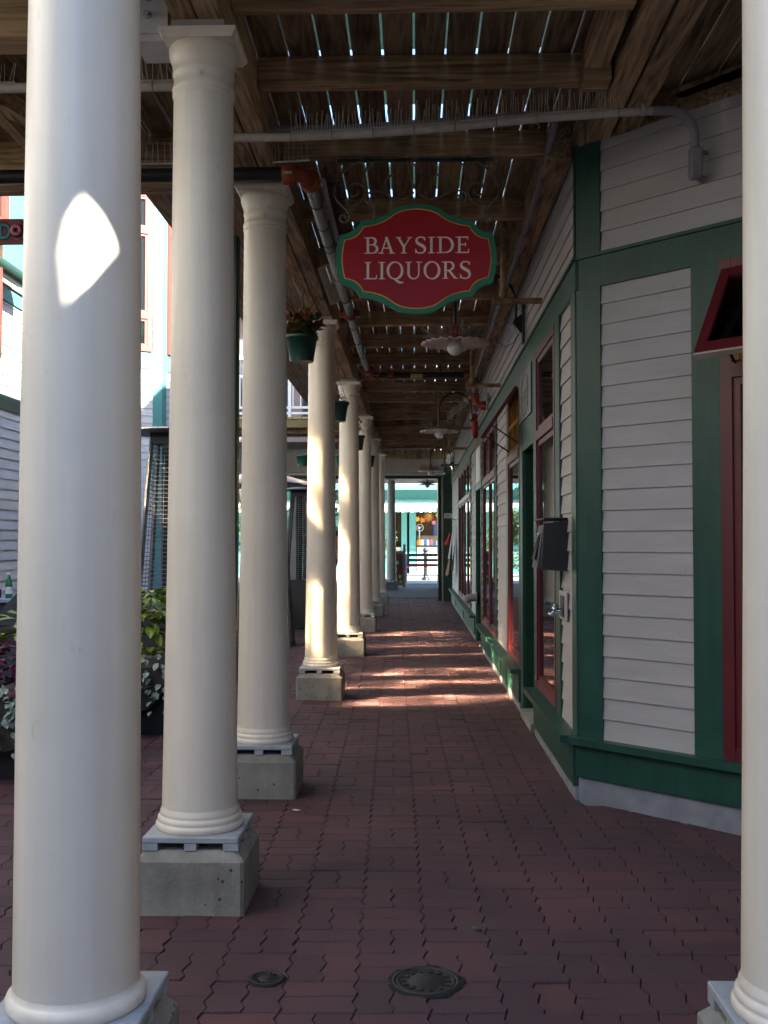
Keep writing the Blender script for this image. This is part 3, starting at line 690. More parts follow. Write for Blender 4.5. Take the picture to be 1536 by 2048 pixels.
for q in SUNWIN: sun_window(*q)
window(L_, lb, 10.2, 11.32, 4.74, 6.3, us=(10.7,), fr=.07, d=.05, m=CORALP, glass=HGLASS)
# gutter end
t = MB(); t.tube([(-4.30, 8.5, 4.28), (-4.30, 11.30, 4.28)], .085, 12); solo('gutter', t, DGREEN, 'dark green rounded gutter end on the pale wall under the donut sign', 'gutter')
solo('rear_sky_block', MB().box(-14, 9, -13, -9.5, -.05, 5.2), mat('rear_block_dark', (.06, .065, .075), .8), 'unseen dark block added behind the viewpoint to cut sky light', 'building')  # added out of view to dim the sky light near the camera
# bay tower
tw = thing('bay_tower', 'white clapboard bay tower with tall coral windows seen between the first two columns', 'bay window', (-3.9, 16, 0))
TP = [(-4.5, 15.55), (-3.87, 15.88), (-3.58, 17.25), (-3.87, 18.6), (-4.5, 18.9)]
f = MB(); f.prism([(x, y) for x, y in TP]+[(-4.6, 18.9), (-4.6, 15.55)], (0, 0, -.02), (1, 0, 0), (0, 1, 0), (0, 0, 7.2)); part('wall_core', f, LWHITE, tw)
f = MB(); f.prism([(x+.22, y+(-.2 if y < 17 else .2)) for x, y in TP]+[(-4.6, 19.2), (-4.6, 15.3)], (0, 0, 7.18), (1, 0, 0), (0, 1, 0), (0, 0, .22)); part('eave', f, GREEN, tw)
for i in range(2):
    a, b_ = Vector(TP[i]), Vector(TP[i+1]); u = (b_-a); Ln = u.length; nn = Vector((u.y, -u.x)).normalized()
    W = Wall((a.x, a.y), (u.x, u.y), (nn.x, nn.y))
    e0 = .13 if i else 0; e1 = Ln-.13
    clapboards(W, tw, e0, e1, .1, 4.05, LWHITE)
    part('corner_board', W.bar(Ln-.13, Ln+.01, .1, 7.0, 0, .028), TEAL, tw)
    if i: part('corner_board', W.bar(-.01, .13, .1, 7.0, 0, .027), TEAL, tw)
    part('band', W.bar(e0, e1, 4.05, 4.30, 0, .026), TEAL, tw)
    window(W, tw, e0+.02, e1-.02, 4.31, 6.75, us=(), zs=(4.85, 6.15), fr=.075, d=.05, m=CORALP, glass=HGLASS)
    part('band', W.bar(e0, e1, 6.76, 7.0, 0, .026), TEAL, tw)

# ------------------------------------------------------------------ balcony across the courtyard
bal = thing('balcony', 'timber balcony with a white railing crossing the courtyard behind the fourth column', 'balcony', (-2.6, 19.3, 3.5))
part('fascia', MB().box(-4.4, -1.0, 18.95, 19.03, 3.50, 3.655), YELLOWW, bal)
for k in range(13): part('deck_board', MB().box(-4.4+k*.262, -4.4+k*.262+.25, 18.93, 19.95, 3.657, 3.69), WOODY, bal)
for k in range(3): part('joist', MB().box(-4.4, -1.0, 19.2+k*.3, 19.26+k*.3, 3.42, 3.65), WOODX, bal)
rail = part('railing', MB().box(-4.4, -.98, 18.98, 19.03, 4.42, 4.47), WHITE, bal)
part('rail_bar', MB().box(-4.4, -.98, 18.985, 19.025, 3.85, 3.89), WHITE, bal); part('rail_bar', MB().box(-4.4, -.98, 18.985, 19.025, 3.745, 3.785), WHITE, bal)
for k in range(25): part('baluster', MB().box(-4.32+k*.14, -4.298+k*.14, 18.994, 19.016, 3.89, 4.42), WHITE, bal)
for x in (-4.35, -3.25, -2.27, -1.02): part('rail_post', MB().box(x-.028, x+.028, 18.97, 19.04, 3.69, 4.62), WHITE, bal)
# house behind the balcony
hb = thing('back_house', 'house with a pale shingle roof and green gutter beyond the balcony', 'house', (-4, 24, 0))
part('wall', MB().box(-7.5, -1.2, 23.4, 25.2, 3.67, 6.9), mat('plum_wall', (.16, .13, .13), .8), hb)
part('roof', MB().prism([(22.9, 7.1), (26.2, 9.0), (29.5, 7.1)], (-8.0, 0, 0), (0, 1, 0), (0, 0, 1), (7.2, 0, 0)), SHINGLE, hb)
part('gutter', MB().box(-7.9, -.9, 22.78, 22.9, 6.86, 7.12), GREEN, hb)
part('fascia', MB().box(-7.9, -.9, 22.92, 23.02, 6.55, 6.85), WOODX, hb)
for x in (-5.6, -3.6, -2.0):
    wf = part('window', MB().box(x-.5, x+.5, 23.36, 23.397, 4.0, 5.6), WHITE, hb); part('pane', MB().box(x-.42, x+.42, 23.35, 23.358, 4.08, 5.52), HGLASS, wf)
# dark objects standing on the balcony
f = MB(); f.box(-2.1, -1.55, 19.4, 19.9, 3.70, 4.25, .03); f.box(-2.1, -2.0, 19.4, 19.9, 4.25, 4.7, .02); solo('balcony_chair', f, BLACKM, 'dark padded chair on the balcony behind the white railing', 'chair')
f = MB(); f.box(-3.3, -2.35, 19.8, 19.9, 3.70, 4.75, .01); solo('windbreak_panel', f, mat('navy_panel', (.02, .035, .07), .6), 'navy blue windbreak panel on the balcony beside the dark chair', 'panel')

# ------------------------------------------------------------------ passage at the far end
pg = thing('passage_gate', 'roofed passage with a beige header and dark frame closing the arcade', 'building', (0, 25.6, 0))
part('header', MB().box(-4.4, 1.2, 25.5, 26.1, 3.12, 3.66), BEIGE, pg)
part('header_pipe', MB().tube([(-4.4, 25.46, 3.075), (.75, 25.46, 3.075)], .035, 10), CONDUIT, pg)
part('pier', MB().box(-3.05, -2.78, 25.6, 25.9, -.02, 3.11), BEIGE, pg)
part('lintel', MB().box(-4.4, .96, 25.52, 25.68, 2.97, 3.04), BLACKM, pg)
part('post', MB().box(.575, .665, 25.5, 25.62, -.02, 2.968), BLACKM, pg)
part('post', MB().box(-1.10, -.98, 25.5, 25.62, -.02, 2.968), BLACKM, pg)
part('upper_wall', MB().box(-4.4, 7, 26.12, 33.5, 3.3, 7.2), SIDING, pg)
part('green_wall', MB().box(.70, .99, 25.3, 25.45, -.02, 3.04), DGREEN, pg)
part('green_wall', MB().box(.72, .9, 25.46, 33.4, -.02, 3.25), DGREEN, pg)
part('edge_trim', MB().box(.668, .70, 25.32, 25.46, -.02, 3.04), mat('tan_trim', (.24, .18, .10), .7, .2), pg)
part('foot_block', MB().box(.88, .96, 25.1, 25.29, -.02, .16), CONC, pg)
n_ = thing('wall_notice', 'small white printed notice on the dark green end wall', 'notice', (.80, 25.29, 2.05))
part('sheet', MB().box(.715, .905, 25.288, 25.297, 2.0, 2.12), PAPER, n_)
for k in range(5): part('print_line', MB().box(.735, .885-.02*(k % 2), 25.2865, 25.2878, 2.02+k*.018, 2.026+k*.018), GREYC, n_)

# ------------------------------------------------------------------ conduits, pipes and bird spikes
def spikes(pts, n, h, spread, name_par=None, lean=0):
    """thin upright wires along a line"""
    mb = MB(); pts = [Vector(p) for p in pts]; seg = [(pts[i+1]-pts[i]).length for i in range(len(pts)-1)]; T = sum(seg)
    for k in range(n):
        q = (k+.5)/n*T; i = 0
        while i < len(seg)-1 and q > seg[i]: q -= seg[i]; i += 1
        d = (pts[i+1]-pts[i]).normalized(); p = pts[i]+d*q; sd = d.cross(Vector((0, 0, 1))).normalized()
        off = rnd.uniform(-spread, spread)
        tip = p+Vector((0, 0, h*rnd.uniform(.75, 1.1)))+sd*off+d*rnd.uniform(-.012, .012)
        mb.tube([p, tip], 0.0019, 3, False)
    return mb
def spike_strip(pts, n, h, spread, label):
    t = thing('bird_spike_strip', label, 'bird spikes', pts[0], 'bird spike strips')
    part('strip', MB().tube(pts, .006, 5), CONDUIT, t)
    part('wire_row', spikes(pts, n, h, spread), WIRE, t, kind='stuff')
# white conduit sweeping across to the box on the angled wall
t = thing('white_conduit', 'white conduit crossing under the deck and bending down to a box on the angled wall', 'conduit', (.2, 5.1, 3.45))
cpts = [(-.99, 5.02, 3.37), (-.6, 5.03, 3.372), (-.2, 5.04, 3.39), (.2, 5.06, 3.425), (.6, 5.08, 3.47), (1.0, 5.12, 3.51), (1.17, 5.15, 3.53)]
part('pipe', MB().tube(cpts, .0205, 12), CONDUIT, t)
bend = [(1.17, 5.15, 3.53), (1.27, 5.17, 3.538)]
for k in range(1, 8):
    q = k/7*math.pi/2; bend.append((1.27+.12*math.sin(q), 5.17+.015*math.sin(q), 3.538-.12*(1-math.cos(q))))
bend.append((1.392, 5.188, 3.36))
part('bend', MB().tube(bend, .023, 12), GREYC, t)
f = MB(); f.box(1.362, 1.424, 5.155, 5.21, 3.20, 3.355, .008); part('junction_box', f, GREYC, t)
f = MB(); f.tube([(1.395, 5.18, 3.22), (1.44, 5.23, 3.21)], .02, 10); part('box_outlet', f, GREYC, t); part('box_lug', MB().box(1.40, 1.46, 5.2, 5.212, 3.33, 3.35), GREYC, t)
for p in cpts[1:-1]+[(-.4, 5.035, 3.38), (0, 5.05, 3.407), (.4, 5.07, 3.447)]:
    f = MB(); f.tube([(p[0], p[1]+.0245*math.cos(q), p[2]+.0245*math.sin(q)) for q in [k*.7 for k in range(10)]], .0022, 4)
    if rnd.random() < .6: f.tube([(p[0], p[1], p[2]-.024), (p[0]+.012, p[1]-.01, p[2]-.045), (p[0]-.004, p[1], p[2]-.055)], .002, 4)
    part('wire_tie', f, RUST, t)
f = MB(); f.tube([(1.12, 5.12+.025*math.cos(q), 3.525+.027*math.sin(q)) for q in [k*.5 for k in range(14)]], .006, 5); part('clamp', f, CONDUIT, t)
spike_strip([(p[0], p[1], p[2]+.024) for p in cpts[1:-1]]+[(1.02, 5.13, 3.54)], 115, .105, .05, 'long row of thin bird spikes along the white conduit')
# grey conduit behind it
t = thing('grey_conduit', 'grey conduit crossing behind the white one and running away along the shop wall', 'conduit', (.2, 5.4, 3.6))
g = [(-.99, 5.40, 3.555), (-.3, 5.41, 3.568), (.3, 5.42, 3.61), (.62, 5.44, 3.64)]
for k in range(1, 7):
    q = k/6*math.pi/2; g.append((.62+.13*math.sin(q), 5.44+.10*(1-math.cos(q)), 3.64-.01*k/6))
g += [(.755, 6.2, 3.56), (.755, 8, 3.50), (.755, 10.5, 3.49), (.76, 13.2, 3.48)]
part('pipe', MB().tube(g, .0175, 10), GREYC, t)
for y in (7.2, 9.4): part('coupling', MB().tube([(.755, y-.03, 3.525-(y-7.2)*.016), (.755, y+.03, 3.523-(y-7.2)*.016)], .022, 10), GREYC, t)
# left conduit
t = thing('short_conduit', 'white conduit under the left deck behind the nearest column, topped by spikes', 'conduit', (-2, 4.55, 3.4))
part('pipe', MB().tube([(-3.4, 4.5, 3.40), (-.985, 4.5, 3.395)], .021, 10), CONDUIT, t)
for x in (-1.86, -1.14, -2.6): part('wire_tie', MB().tube([(x, 4.5+.025*math.cos(q), 3.398+.025*math.sin(q)) for q in [k*.7 for k in range(10)]], .0025, 4), RUST, t)
spike_strip([(-2.9, 4.5, 3.42), (-1.75, 4.5, 3.42)], 60, .10, .06, 'bird spikes on the conduit left of the nearest column')
spike_strip([(-1.35, 4.5, 3.42), (-1.0, 4.5, 3.42)], 16, .10, .05, 'short row of bird spikes between the first two columns under the bracket')
spike_strip([(-1.5, 5.55, 3.44), (-1.0, 5.55, 3.44)], 14, .12, .01, 'row of bird spikes on the black pipe between the first two columns')
spike_strip([(-.76, 5.55, 3.44), (-.56, 5.55, 3.45)], 8, .11, .05, 'few bird spikes above the orange pipe elbow')
# sprinkler main
PXm = -.575
t = thing('sprinkler_pipe', 'black and grey sprinkler pipe with orange elbows running under the deck', 'pipe', (PXm, 8, 3.45))
part('black_run', MB().tube([(-3.9, 5.6, 3.395), (PXm-.10, 5.6, 3.395)], .038, 14), BLACKM, t)
def elbow(p0, p1, p2, r, m=ORANGE):
    """grooved elbow from p0 through p1 to p2 with clamp collars and bolts"""
    p0, p1, p2 = map(Vector, (p0, p1, p2)); pts = [p0*(1-k/6)**2+p1*2*(k/6)*(1-k/6)+p2*(k/6)**2 for k in range(7)]
    e = part('elbow', MB().tube(pts, r*1.12, 12), m, t)
    for a, b_ in ((p0, p1), (p2, p1)):
        d = (b_-a).normalized(); f = MB(); f.tube([a-d*.035, a-d*.03, a+d*.03, a+d*.035], r*1.5, 14, radii=[r*1.4, r*1.55, r*1.55, r*1.4]); part('collar', f, m, t)
        sd = d.cross(Vector((0, 0, 1)))
        if sd.length < .1: sd = Vector((1, 0, 0))
        sd.normalize()
        for s_ in (-1, 1):
            c = a+sd*s_*r*1.75+Vector((0, 0, -r*.4)); part('collar_bolt', MB().tube([c-d*.022, c+d*.022], .0075, 8), PLATE, t)
def coupling(p, d, r):
    p = Vector(p); d = Vector(d).normalized()
    part('collar', MB().tube([p-d*.04, p-d*.035, p+d*.035, p+d*.04], r*1.5, 14, radii=[r*1.4, r*1.6, r*1.6, r*1.4]), ORANGE, t)
    sd = d.cross(Vector((0, 0, 1))).normalized()
    for s_ in (-1, 1): part('collar_ear', MB().box(*(lambda c: (c.x-.02, c.x+.02, c.y-.03, c.y+.03, c.z-.025, c.z+.02))(p+sd*s_*r*1.8)), ORANGE, t)
elbow((PXm-.10, 5.6, 3.395), (PXm, 5.6, 3.395), (PXm, 5.72, 3.396), .038)
zz = lambda y: 3.396+(y-5.72)*.0155
part('grey_run', MB().tube([(PXm, 5.74, zz(5.74)), (PXm, 9.35, zz(9.35)), (PXm, 12.95, zz(12.95))], .037, 14), STEEL, t)
for y in (6.1, 6.55, 6.95, 7.1, 7.9, 8.7, 9.9, 10.7, 11.6): part('wire_tie', MB().tube([(PXm+.041*math.cos(q), y+.02*math.sin(q*.5), zz(y)+.041*math.sin(q)) for q in [k*.7 for k in range(10)]], .003, 4), BLACKM, t)
coupling((PXm, 9.35, zz(9.35)), (0, 1, 0), .037); coupling((PXm, 12.6, zz(12.6)), (0, 1, 0), .037)
elbow((PXm, 13.02, zz(13)), (PXm, 13.12, zz(13.1)), (PXm+.1, 13.12, zz(13.1)), .037)
coupling((-.30, 13.12, 3.51), (1, 0, 0), .036)
part('black_run', MB().tube([(PXm+.1, 13.12, 3.51), (.66, 13.12, 3.51)], .037, 12), BLACKM, t)
elbow((.66, 13.12, 3.51), (.76, 13.12, 3.51), (.76, 13.12, 3.40), .037)
part('drop', MB().tube([(.76, 13.12, 3.40), (.76, 13.12, 3.22)], .034, 10), STEEL, t)
elbow((.76, 13.12, 3.24), (.76, 13.12, 3.12), (.86, 13.12, 3.12), .037)
part('hanger', MB().tube([(.33, 13.12, 3.52), (.33, 13.12, 3.72)], .008, 6), BLACKM, t)
ct = thing('caution_tag', 'yellow and white caution label hanging on the black cross pipe', 'label', (0, 13.06, 3.5))
part('tag', MB().box(-.045, .10, 13.073, 13.078, 3.445, 3.515), PAPER, ct); part('yellow_header', MB().box(-.043, .098, 13.070, 13.0725, 3.483, 3.513), YEL, ct)
for k in range(3): part('print_line', MB().box(-.035, .09, 13.0705, 13.0725, 3.452+k*.010, 3.456+k*.010), BLACKM, ct)
f = MB(); f.tube([(-.02, 13.07, 3.489), (-.03, 13.07, 3.507)], .003, 3)
# bristly spike strip beside the sprinkler main
t = thing('bird_spike_strip', 'bristling dark spike strip running beside the grey sprinkler pipe', 'bird spikes', (PXm+.07, 7, 3.45), 'bird spike strips')
part('strip', MB().box(PXm+.05, PXm+.075, 5.8, 8.6, 3.44, 3.448), GREYC, t)
f = MB()
for k in range(230):
    y = 5.8+k*2.75/230
    for q in (0.1, .75, 1.3):
        a = q+rnd.uniform(-.15, .15); f.tube([(PXm+.06, y, zz(y)+.045), (PXm+.06+.10*math.cos(a), y+rnd.uniform(-.02, .02), zz(y)+.045+.085*math.sin(a))], 0.0019, 3, False)
part('wire_row', f, mat('dark_wire', (.06, .05, .045), .5, metal=.3), t, kind='stuff')
t = thing('bird_spike_strip', 'pale comb of spikes left of the sprinkler pipe beyond the sign', 'bird spikes', (PXm-.07, 8, 3.42), 'bird spike strips')
f = MB()
for k in range(40): f.tube([(PXm-.04, 7.6+k*.03, 3.44), (PXm-.13, 7.58+k*.03, 3.40)], 0.002, 3, False)
part('wire_row', f, WIRE, t, kind='stuff'); part('strip', MB().box(PXm-.05, PXm-.03, 7.6, 8.8, 3.435, 3.442), GREYC, t)
# thin black cable along the column beam
f = MB(); f.tube([(-.76, 4.3+k*.55, 3.56-.05*math.sin(k*1.7)**2) for k in range(9)], .006, 6); solo('black_cable', f, BLACKM, 'thin black cable sagging along the inner face of the column beam', 'cable')

# pipe brackets: T pieces hung from the deck
def pipe_bracket(y, x, z, label):
    t = thing('pipe_bracket', label, 'pipe bracket', (x, y, z), 'rusty pipe brackets')
    part('drop_pipe', MB().tube([(x, y, z+.03), (x, y, DZ-.15)], .021, 12), RUST, t)
    part('collar', MB().tube([(x, y, z+.50), (x, y, z+.56)], .027, 12), RUST, t)
    part('arm', MB().tube([(x-.04, y, z), (WX-.012, y, z)], .021, 12), RUST, t)
    f = MB(); f.tube([(x-.07, y, z), (x-.065, y, z), (x+.07, y, z)], .031, 12); f.tube([(x, y, z), (x, y, z+.07)], .03, 12); part('tee', f, RUST, t)
pipe_bracket(7.35, .625, 3.10, 'rusty T shaped pipe bracket just right of the red sign')
pipe_bracket(10.9, .60, 3.04, 'second rusty pipe bracket, above the open sash and beside the orange elbow')
pipe_bracket(15.3, .36, 3.075, 'third pipe bracket, its orange arm reaching the fire bell')
pipe_bracket(17.5, .60, 2.98, 'fourth pipe bracket with a yellow tee, beyond the fire bell')
pipe_bracket(21.0, .60, 2.96, 'last pipe bracket near the dark green end wall')

# ------------------------------------------------------------------ wall lamps with dish shades
def lamp(y, xs, z, label, seed, arm=True):
    rr = random.Random(seed); xs0 = xs
    t = thing('wall_lamp', label, 'lamp', (xs, y, z), 'gooseneck lamps with dish shades')
    Rr = .272
    def wav(r, zz_, q):
        k = (r/Rr)**3; return r*(1+.022*k*math.cos(22*q)), zz_+.010*k*math.cos(22*q+1)
    f = MB(); prof = [(.035, .055), (.06, .040), (.12, .026), (.20, .012), (Rr, 0)]
    f.lathe(prof+[(Rr, .006), (.2, .019), (.12, .034), (.06, .049), (.037, .064)], (xs, y, z), 88, True, wav, False, False)
    part('dish_shade', f, SHADE, t)
    f = MB(); f.lathe([(.075, .035), (.07, .055), (.045, .075), (.03, .085), (.028, .14), (.02, .15)], (xs, y, z+.01), 20); part('socket', f, REDM, t)
    f = MB(); f.sphere((xs, y, z-.025), .066, 24, 14); f.lathe([(.04, 0), (.035, .07)], (xs, y, z-.005), 16); part('bulb', f, BULB, t)
    if arm:
        xw = WX-.03; r = (xw-.06-xs)/2; cxm = xs+r; zt = z+.33
        pts = [(xs, y, z+.15), (xs, y, zt)]+[(cxm-r*math.cos(q), y, zt+r*math.sin(q)) for q in [math.pi*k/12 for k in range(1, 12)]]+[(cxm+r, y, zt), (cxm+r, y, z+.17), (xw-.02, y, z+.10)]
        part('arm', MB().tube(pts, .0125, 10), BLACKM, t)
        f = MB(); f.box(xw-.012, xw+.006, y-.045, y+.045, z+.0, z+.33, .004); f.prism([(0, .08), (0, .24), (-.06, .20), (-.075, .17), (-.05, .14)], (xw-.012, y-.02, z), (1, 0, 0), (0, 0, 1), (0, .04, 0)); part('wall_plate', f, BLACKM, t)
    else:
        part('stem', MB().tube([(xs, y, z+.15), (xs, y, z+.5)], .0125, 8), BLACKM, t)
    f = MB()
    for k in range(230):
        a = rr.uniform(0, 6.283); r0 = rr.uniform(.03, .2); el = rr.uniform(.15, 1.1); ln = rr.uniform(.09, .16)
        p = Vector((xs+r0*math.cos(a), y+r0*math.sin(a), z+.03+rr.uniform(0, .03)))
        b_ = a+rr.uniform(-.9, .9); f.tube([p, p+Vector((math.cos(b_)*math.cos(el), math.sin(b_)*math.cos(el), math.sin(el)))*ln], 0.0018, 3, False)
    part('spike_nest', f, mat('nest_wire', (.24, .19, .15), .6, .3, 12), t, kind='stuff')
    return t
l1 = lamp(8.45, .33, 3.005, 'nearest dish lamp with a white globe bulb, right below the red sign', 1)
wl = MB(); wl.tube([(.20, 8.36, 3.10), (.33, 8.36, 3.09), (.45, 8.37, 3.12), (.60, 8.39, 3.17), (.72, 8.40, 3.19), (.80, 8.42, 3.15), (.83, 8.42, 3.08), (.80, 8.42, 3.01), (.73, 8.42, 2.98), (.66, 8.42, 3.02), (.61, 8.42, 3.09), (.61, 8.42, 3.12)], .0035, 6)
part('loose_wire', wl, GREYC, l1)
lamp(15.0, .357, 2.99, 'second dish lamp with a tilted spike strip above, near the red fire bell', 2)
lamp(23.4, .36, 2.99, 'third dish lamp seen against the beige header', 3)
lamp(31.0, .38, 3.12, 'small dark lamp silhouetted against the bright shop roof', 4, False)
spike_strip([(.45, 14.6, 3.10), (.76, 14.6, 3.36)], 40, .12, .05, 'tilted spike strip inside the arch of the second lamp')

# ------------------------------------------------------------------ fire bell and small wall things
t = thing('fire_bell', 'red fire bell with a small strobe above, seen edge on against the shop wall', 'alarm bell', (.80, 14.75, 3.0))
f = MB(); f.tube([(.885, 14.75, 3.0), (.865, 14.75, 3.0), (.84, 14.75, 3.0), (.82, 14.75, 3.0), (.806, 14.75, 3.0)], .1, 28, radii=[.12, .13, .135, .12, .06]); part('gong', f, REDM, t)
f = MB(); f.box(.80, .885, 14.72, 14.78, 3.15, 3.22, .008); part('strobe_box', f, REDM, t)
f = MB(); f.box(.785, .80, 14.725, 14.775, 3.14, 3.23, .004); part('strobe_lens', f, BULB, t)
f = MB(); f.box(.82, .89, 14.7, 14.8, 3.25, 3.33, .008); part('back_box', f, GREYC, t)
f = MB(); f.tube([(.855, 14.75, 3.33), (.84, 14.6, 3.45), (.78, 13.9, 3.5), (.76, 13.3, 3.5)], .012, 8); part('feed', f, GREYC, t)
# sprinkler gear on the wall beside the second bracket
f = MB(); f.tube([(.88, 12.3, 3.1), (.85, 12.3, 3.1)], .03, 10); f.tube([(.86, 12.3, 3.16), (.86, 12.3, 2.96)], .012, 8); f.box(.85, .89, 12.2, 12.4, 3.08, 3.12); solo('pipe_valve', f, GREYC, 'small grey valve on the clapboards right of the orange elbow', 'valve')
# plaque
t = thing('oval_plaque', 'grey plaque with an oval crest on the green panel above the first door', 'plaque', (WX-.03, 8.32, 2.57))
part('board', M_.bar(7.88, 8.77, 2.385, 2.765, .026, .036), mat('plaque_grey', (.11, .125, .135), .5, .08, 8), t)
def oval(u, z, a, b, wd, d0, d1, n=40):
    mb = MB(); V = []
    for k in range(n):
        q = 2*math.pi*k/n
        for (aa, bb) in ((a, b), (a-wd, b-wd)):
            for d in (d0, d1): V.append(M_.p(u+aa*math.cos(q), z+bb*math.sin(q), d))
    F = []
    for k in range(n):
        i, j = 4*k, 4*((k+1) % n); F += [(i+1, j+1, j+3, i+3), (i, i+1, j+1, j)[::-1], (i+2, i+3, j+3, j+2)]
    return mb.add(V, F)
part('oval_line', oval(8.31, 2.575, .26, .17, .012, .036, .039), BLACKM, t)
f = MB(); M_.box(f, 8.06, 8.58, 2.49, 2.505, .036, .039); M_.box(f, 8.06, 8.58, 2.60, 2.612, .036, .039); part('crest_bar', f, BLACKM, t)
for k in range(5): part('crest_stripe', M_.bar(8.14+k*.075, 8.17+k*.075, 2.43, 2.488, .036, .038), GREYC, t)
for k in range(7): part('crest_stroke', M_.bar(8.12+k*.055, 8.145+k*.055, 2.525, 2.585, .036, .038), CONC, t)
# keypad box with dark hood
t = thing('keypad_box', 'grey keypad with a black flap beside the first window', 'keypad', (.85, 6.2, 1.4))
f = MB(); f.hexa([(.735, 6.33, 1.25), (.89, 6.33, 1.26), (.89, 6.60, 1.26), (.735, 6.60, 1.25), (.775, 6.33, 1.51), (.89, 6.33, 1.51), (.89, 6.60, 1.51), (.775, 6.60, 1.51)]); part('housing', f, mat('keypad_grey', (.07, .07, .075), .6, .1, 10), t)
f = MB(); f.hexa([(.728, 6.40, 1.30), (.735, 6.40, 1.30), (.735, 6.55, 1.30), (.728, 6.55, 1.30), (.764, 6.40, 1.46), (.771, 6.40, 1.46), (.771, 6.55, 1.46), (.764, 6.55, 1.46)]); part('screen', f, GLASS, t)
f = MB(); f.hexa([(.745, 6.20, 1.245), (.895, 6.16, 1.235), (.895, 6.19, 1.235), (.745, 6.23, 1.245), (.762, 6.20, 1.515), (.905, 6.16, 1.535), (.905, 6.19, 1.535), (.762, 6.23, 1.515)]); part('black_flap', f, mat('flap_black', (.006, .008, .010), .7, .1, 10), t)
f = MB(); f.box(.755, .9, 6.17, 6.62, 1.537, 1.55, .004); part('hood', f, BLACKM, t)
# tap in its plate
t = thing('wall_tap', 'chromed tap on a white square plate low on the clapboards', 'tap', (.88, 6.25, 1.02))
f = MB(); f.box(.878, .889, 6.12, 6.42, .945, 1.115, .004); part('plate', f, SIDING, t)
f = MB(); f.box(.873, .877, 6.19, 6.35, .965, 1.09, .002); part('recess', f, BLACKM, t)
f = MB(); f.tube([(.87, 6.24, 1.0), (.82, 6.24, 1.0), (.80, 6.24, .975)], .016, 10); f.tube([(.835, 6.20, 1.03), (.835, 6.28, 1.03)], .014, 8); f.sphere((.83, 6.24, 1.01), .022, 10, 6); part('tap', f, mat('chrome', (.5, .5, .52), .15, .05, 8, metal=1), t)
# vent elbow
t = thing('vent_pipe', 'stubby grey vent elbow sticking out above the second ledge', 'vent', (.83, 15.4, .6))
f = MB(); f.tube([(.885, 15.1, .62), (.80, 15.1, .62), (.755, 15.1, .60), (.73, 15.1, .555)], .062, 14, radii=[.055, .06, .062, .055]); part('elbow', f, GREYC, t)
f = MB(); f.tube([(.892, 15.1, .62), (.885, 15.1, .62)], .085, 14); part('flange', f, GREYC, t)
# hanging clothes by the end
t = thing('hanging_apron', 'pale apron with black and tan cloth hanging on the shop wall near the end', 'apron', (.86, 22.6, 1.7))
def drape(x0, x1, y0, y1, z0, z1, n=9, ph=0, tw=.02):
    mb = MB(); V = []
    for j in range(7):
        s_ = j/6
        for i in range(n):
            q = i/(n-1); wd = .35+.65*s_
            V.append((x0+(x1-x0)*s_+tw*math.sin(q*9+ph)*(.3+s_), (y0+y1)/2+(y1-y0)*(q-.5)*wd, z1+(z0-z1)*s_+.02*math.sin(q*5+ph)))
    F = [(j*n+i, j*n+i+1, (j+1)*n+i+1, (j+1)*n+i) for j in range(6) for i in range(n-1)]
    mb.add(V, F, True); return mb
part('pale_fold', drape(.86, .74, 22.2, 23.0, 1.05, 1.88), CLOTHW, t); part('black_fold', drape(.85, .79, 21.9, 22.4, .82, 1.35, ph=1), CLOTHB, t)
part('tan_fold', drape(.80, .70, 22.5, 23.1, .70, 1.25, ph=2), CLOTHT, t); part('hook', MB().tube([(.885, 22.5, 1.9), (.83, 22.5, 1.9), (.83, 22.5, 1.94)], .01, 6), BLACKM, t)
solo('red_cloth', drape(.80, .72, 23.4, 23.75, 1.36, 1.62, ph=3, tw=.035), REDC, 'crumpled red cloth hanging just left of the pale apron', 'cloth')

# ------------------------------------------------------------------ the hanging sign
SY = 5.93
KS = .000880
def P2(zx, zy): return ((zx-682)*KS, (785-zy)*KS)      # sign drawing units to metres from its centre
SCX, SCZ = .012, 1.4+(1086-515)*5.93/2100
t = thing('shop_sign', 'red shield sign reading BAYSIDE LIQUORS with a green and gold border', 'sign', (SCX, SY, SCZ))
def bez(p, c, q, n=8): return [(p[0]*(1-k/n)**2+2*c[0]*(k/n)*(1-k/n)+q[0]*(k/n)**2, p[1]*(1-k/n)**2+2*c[1]*(k/n)*(1-k/n)+q[1]*(k/n)**2) for k in range(n+1)]
def shield(top, sh, cn, side):
    """one quarter drawn, mirrored to four"""
    q = bez((0, top), (sh[0]*.30, top*1.0), ((0+sh[0])*.47, (top+sh[1])/2+8), 8)
    q += bez(q[-1], (sh[0]*.66, sh[1]+10), sh, 7)[1:]
    q += bez(sh, (sh[0]+(cn[0]-sh[0])*.25, cn[1]+(sh[1]-cn[1])*.12), cn, 8)[1:]
    q += bez(cn, (side*1.0, cn[1]*.45), (side, 0), 7)[1:]
    full = list(q)+[(x, -y) for x, y in q[::-1][1:]]+[(-x, -y) for x, y in q[1:]]+[(-x, y) for x, y in q[::-1][1:-1]]
    return [(x*KS, y*KS) for x, y in full]
out_ = shield(355, (362, 246), (490, 160), 518); inn = shield(325, (344, 212), (463, 126), 482); red = shield(319, (340, 207), (458, 122), 476)
X_, Z_ = (1, 0, 0), (0, 0, 1)
part('board', MB().prism(out_, (SCX, SY+.018, SCZ), X_, Z_, (0, -.036, 0)), SIGNGREEN, t)
part('gold_line', MB().prism(inn, (SCX, SY-.0182, SCZ), X_, Z_, (0, -.003, 0)), GOLD, t)
part('red_field', MB().prism(red, (SCX, SY-.0214, SCZ), X_, Z_, (0, -.002, 0)), SIGNRED, t)
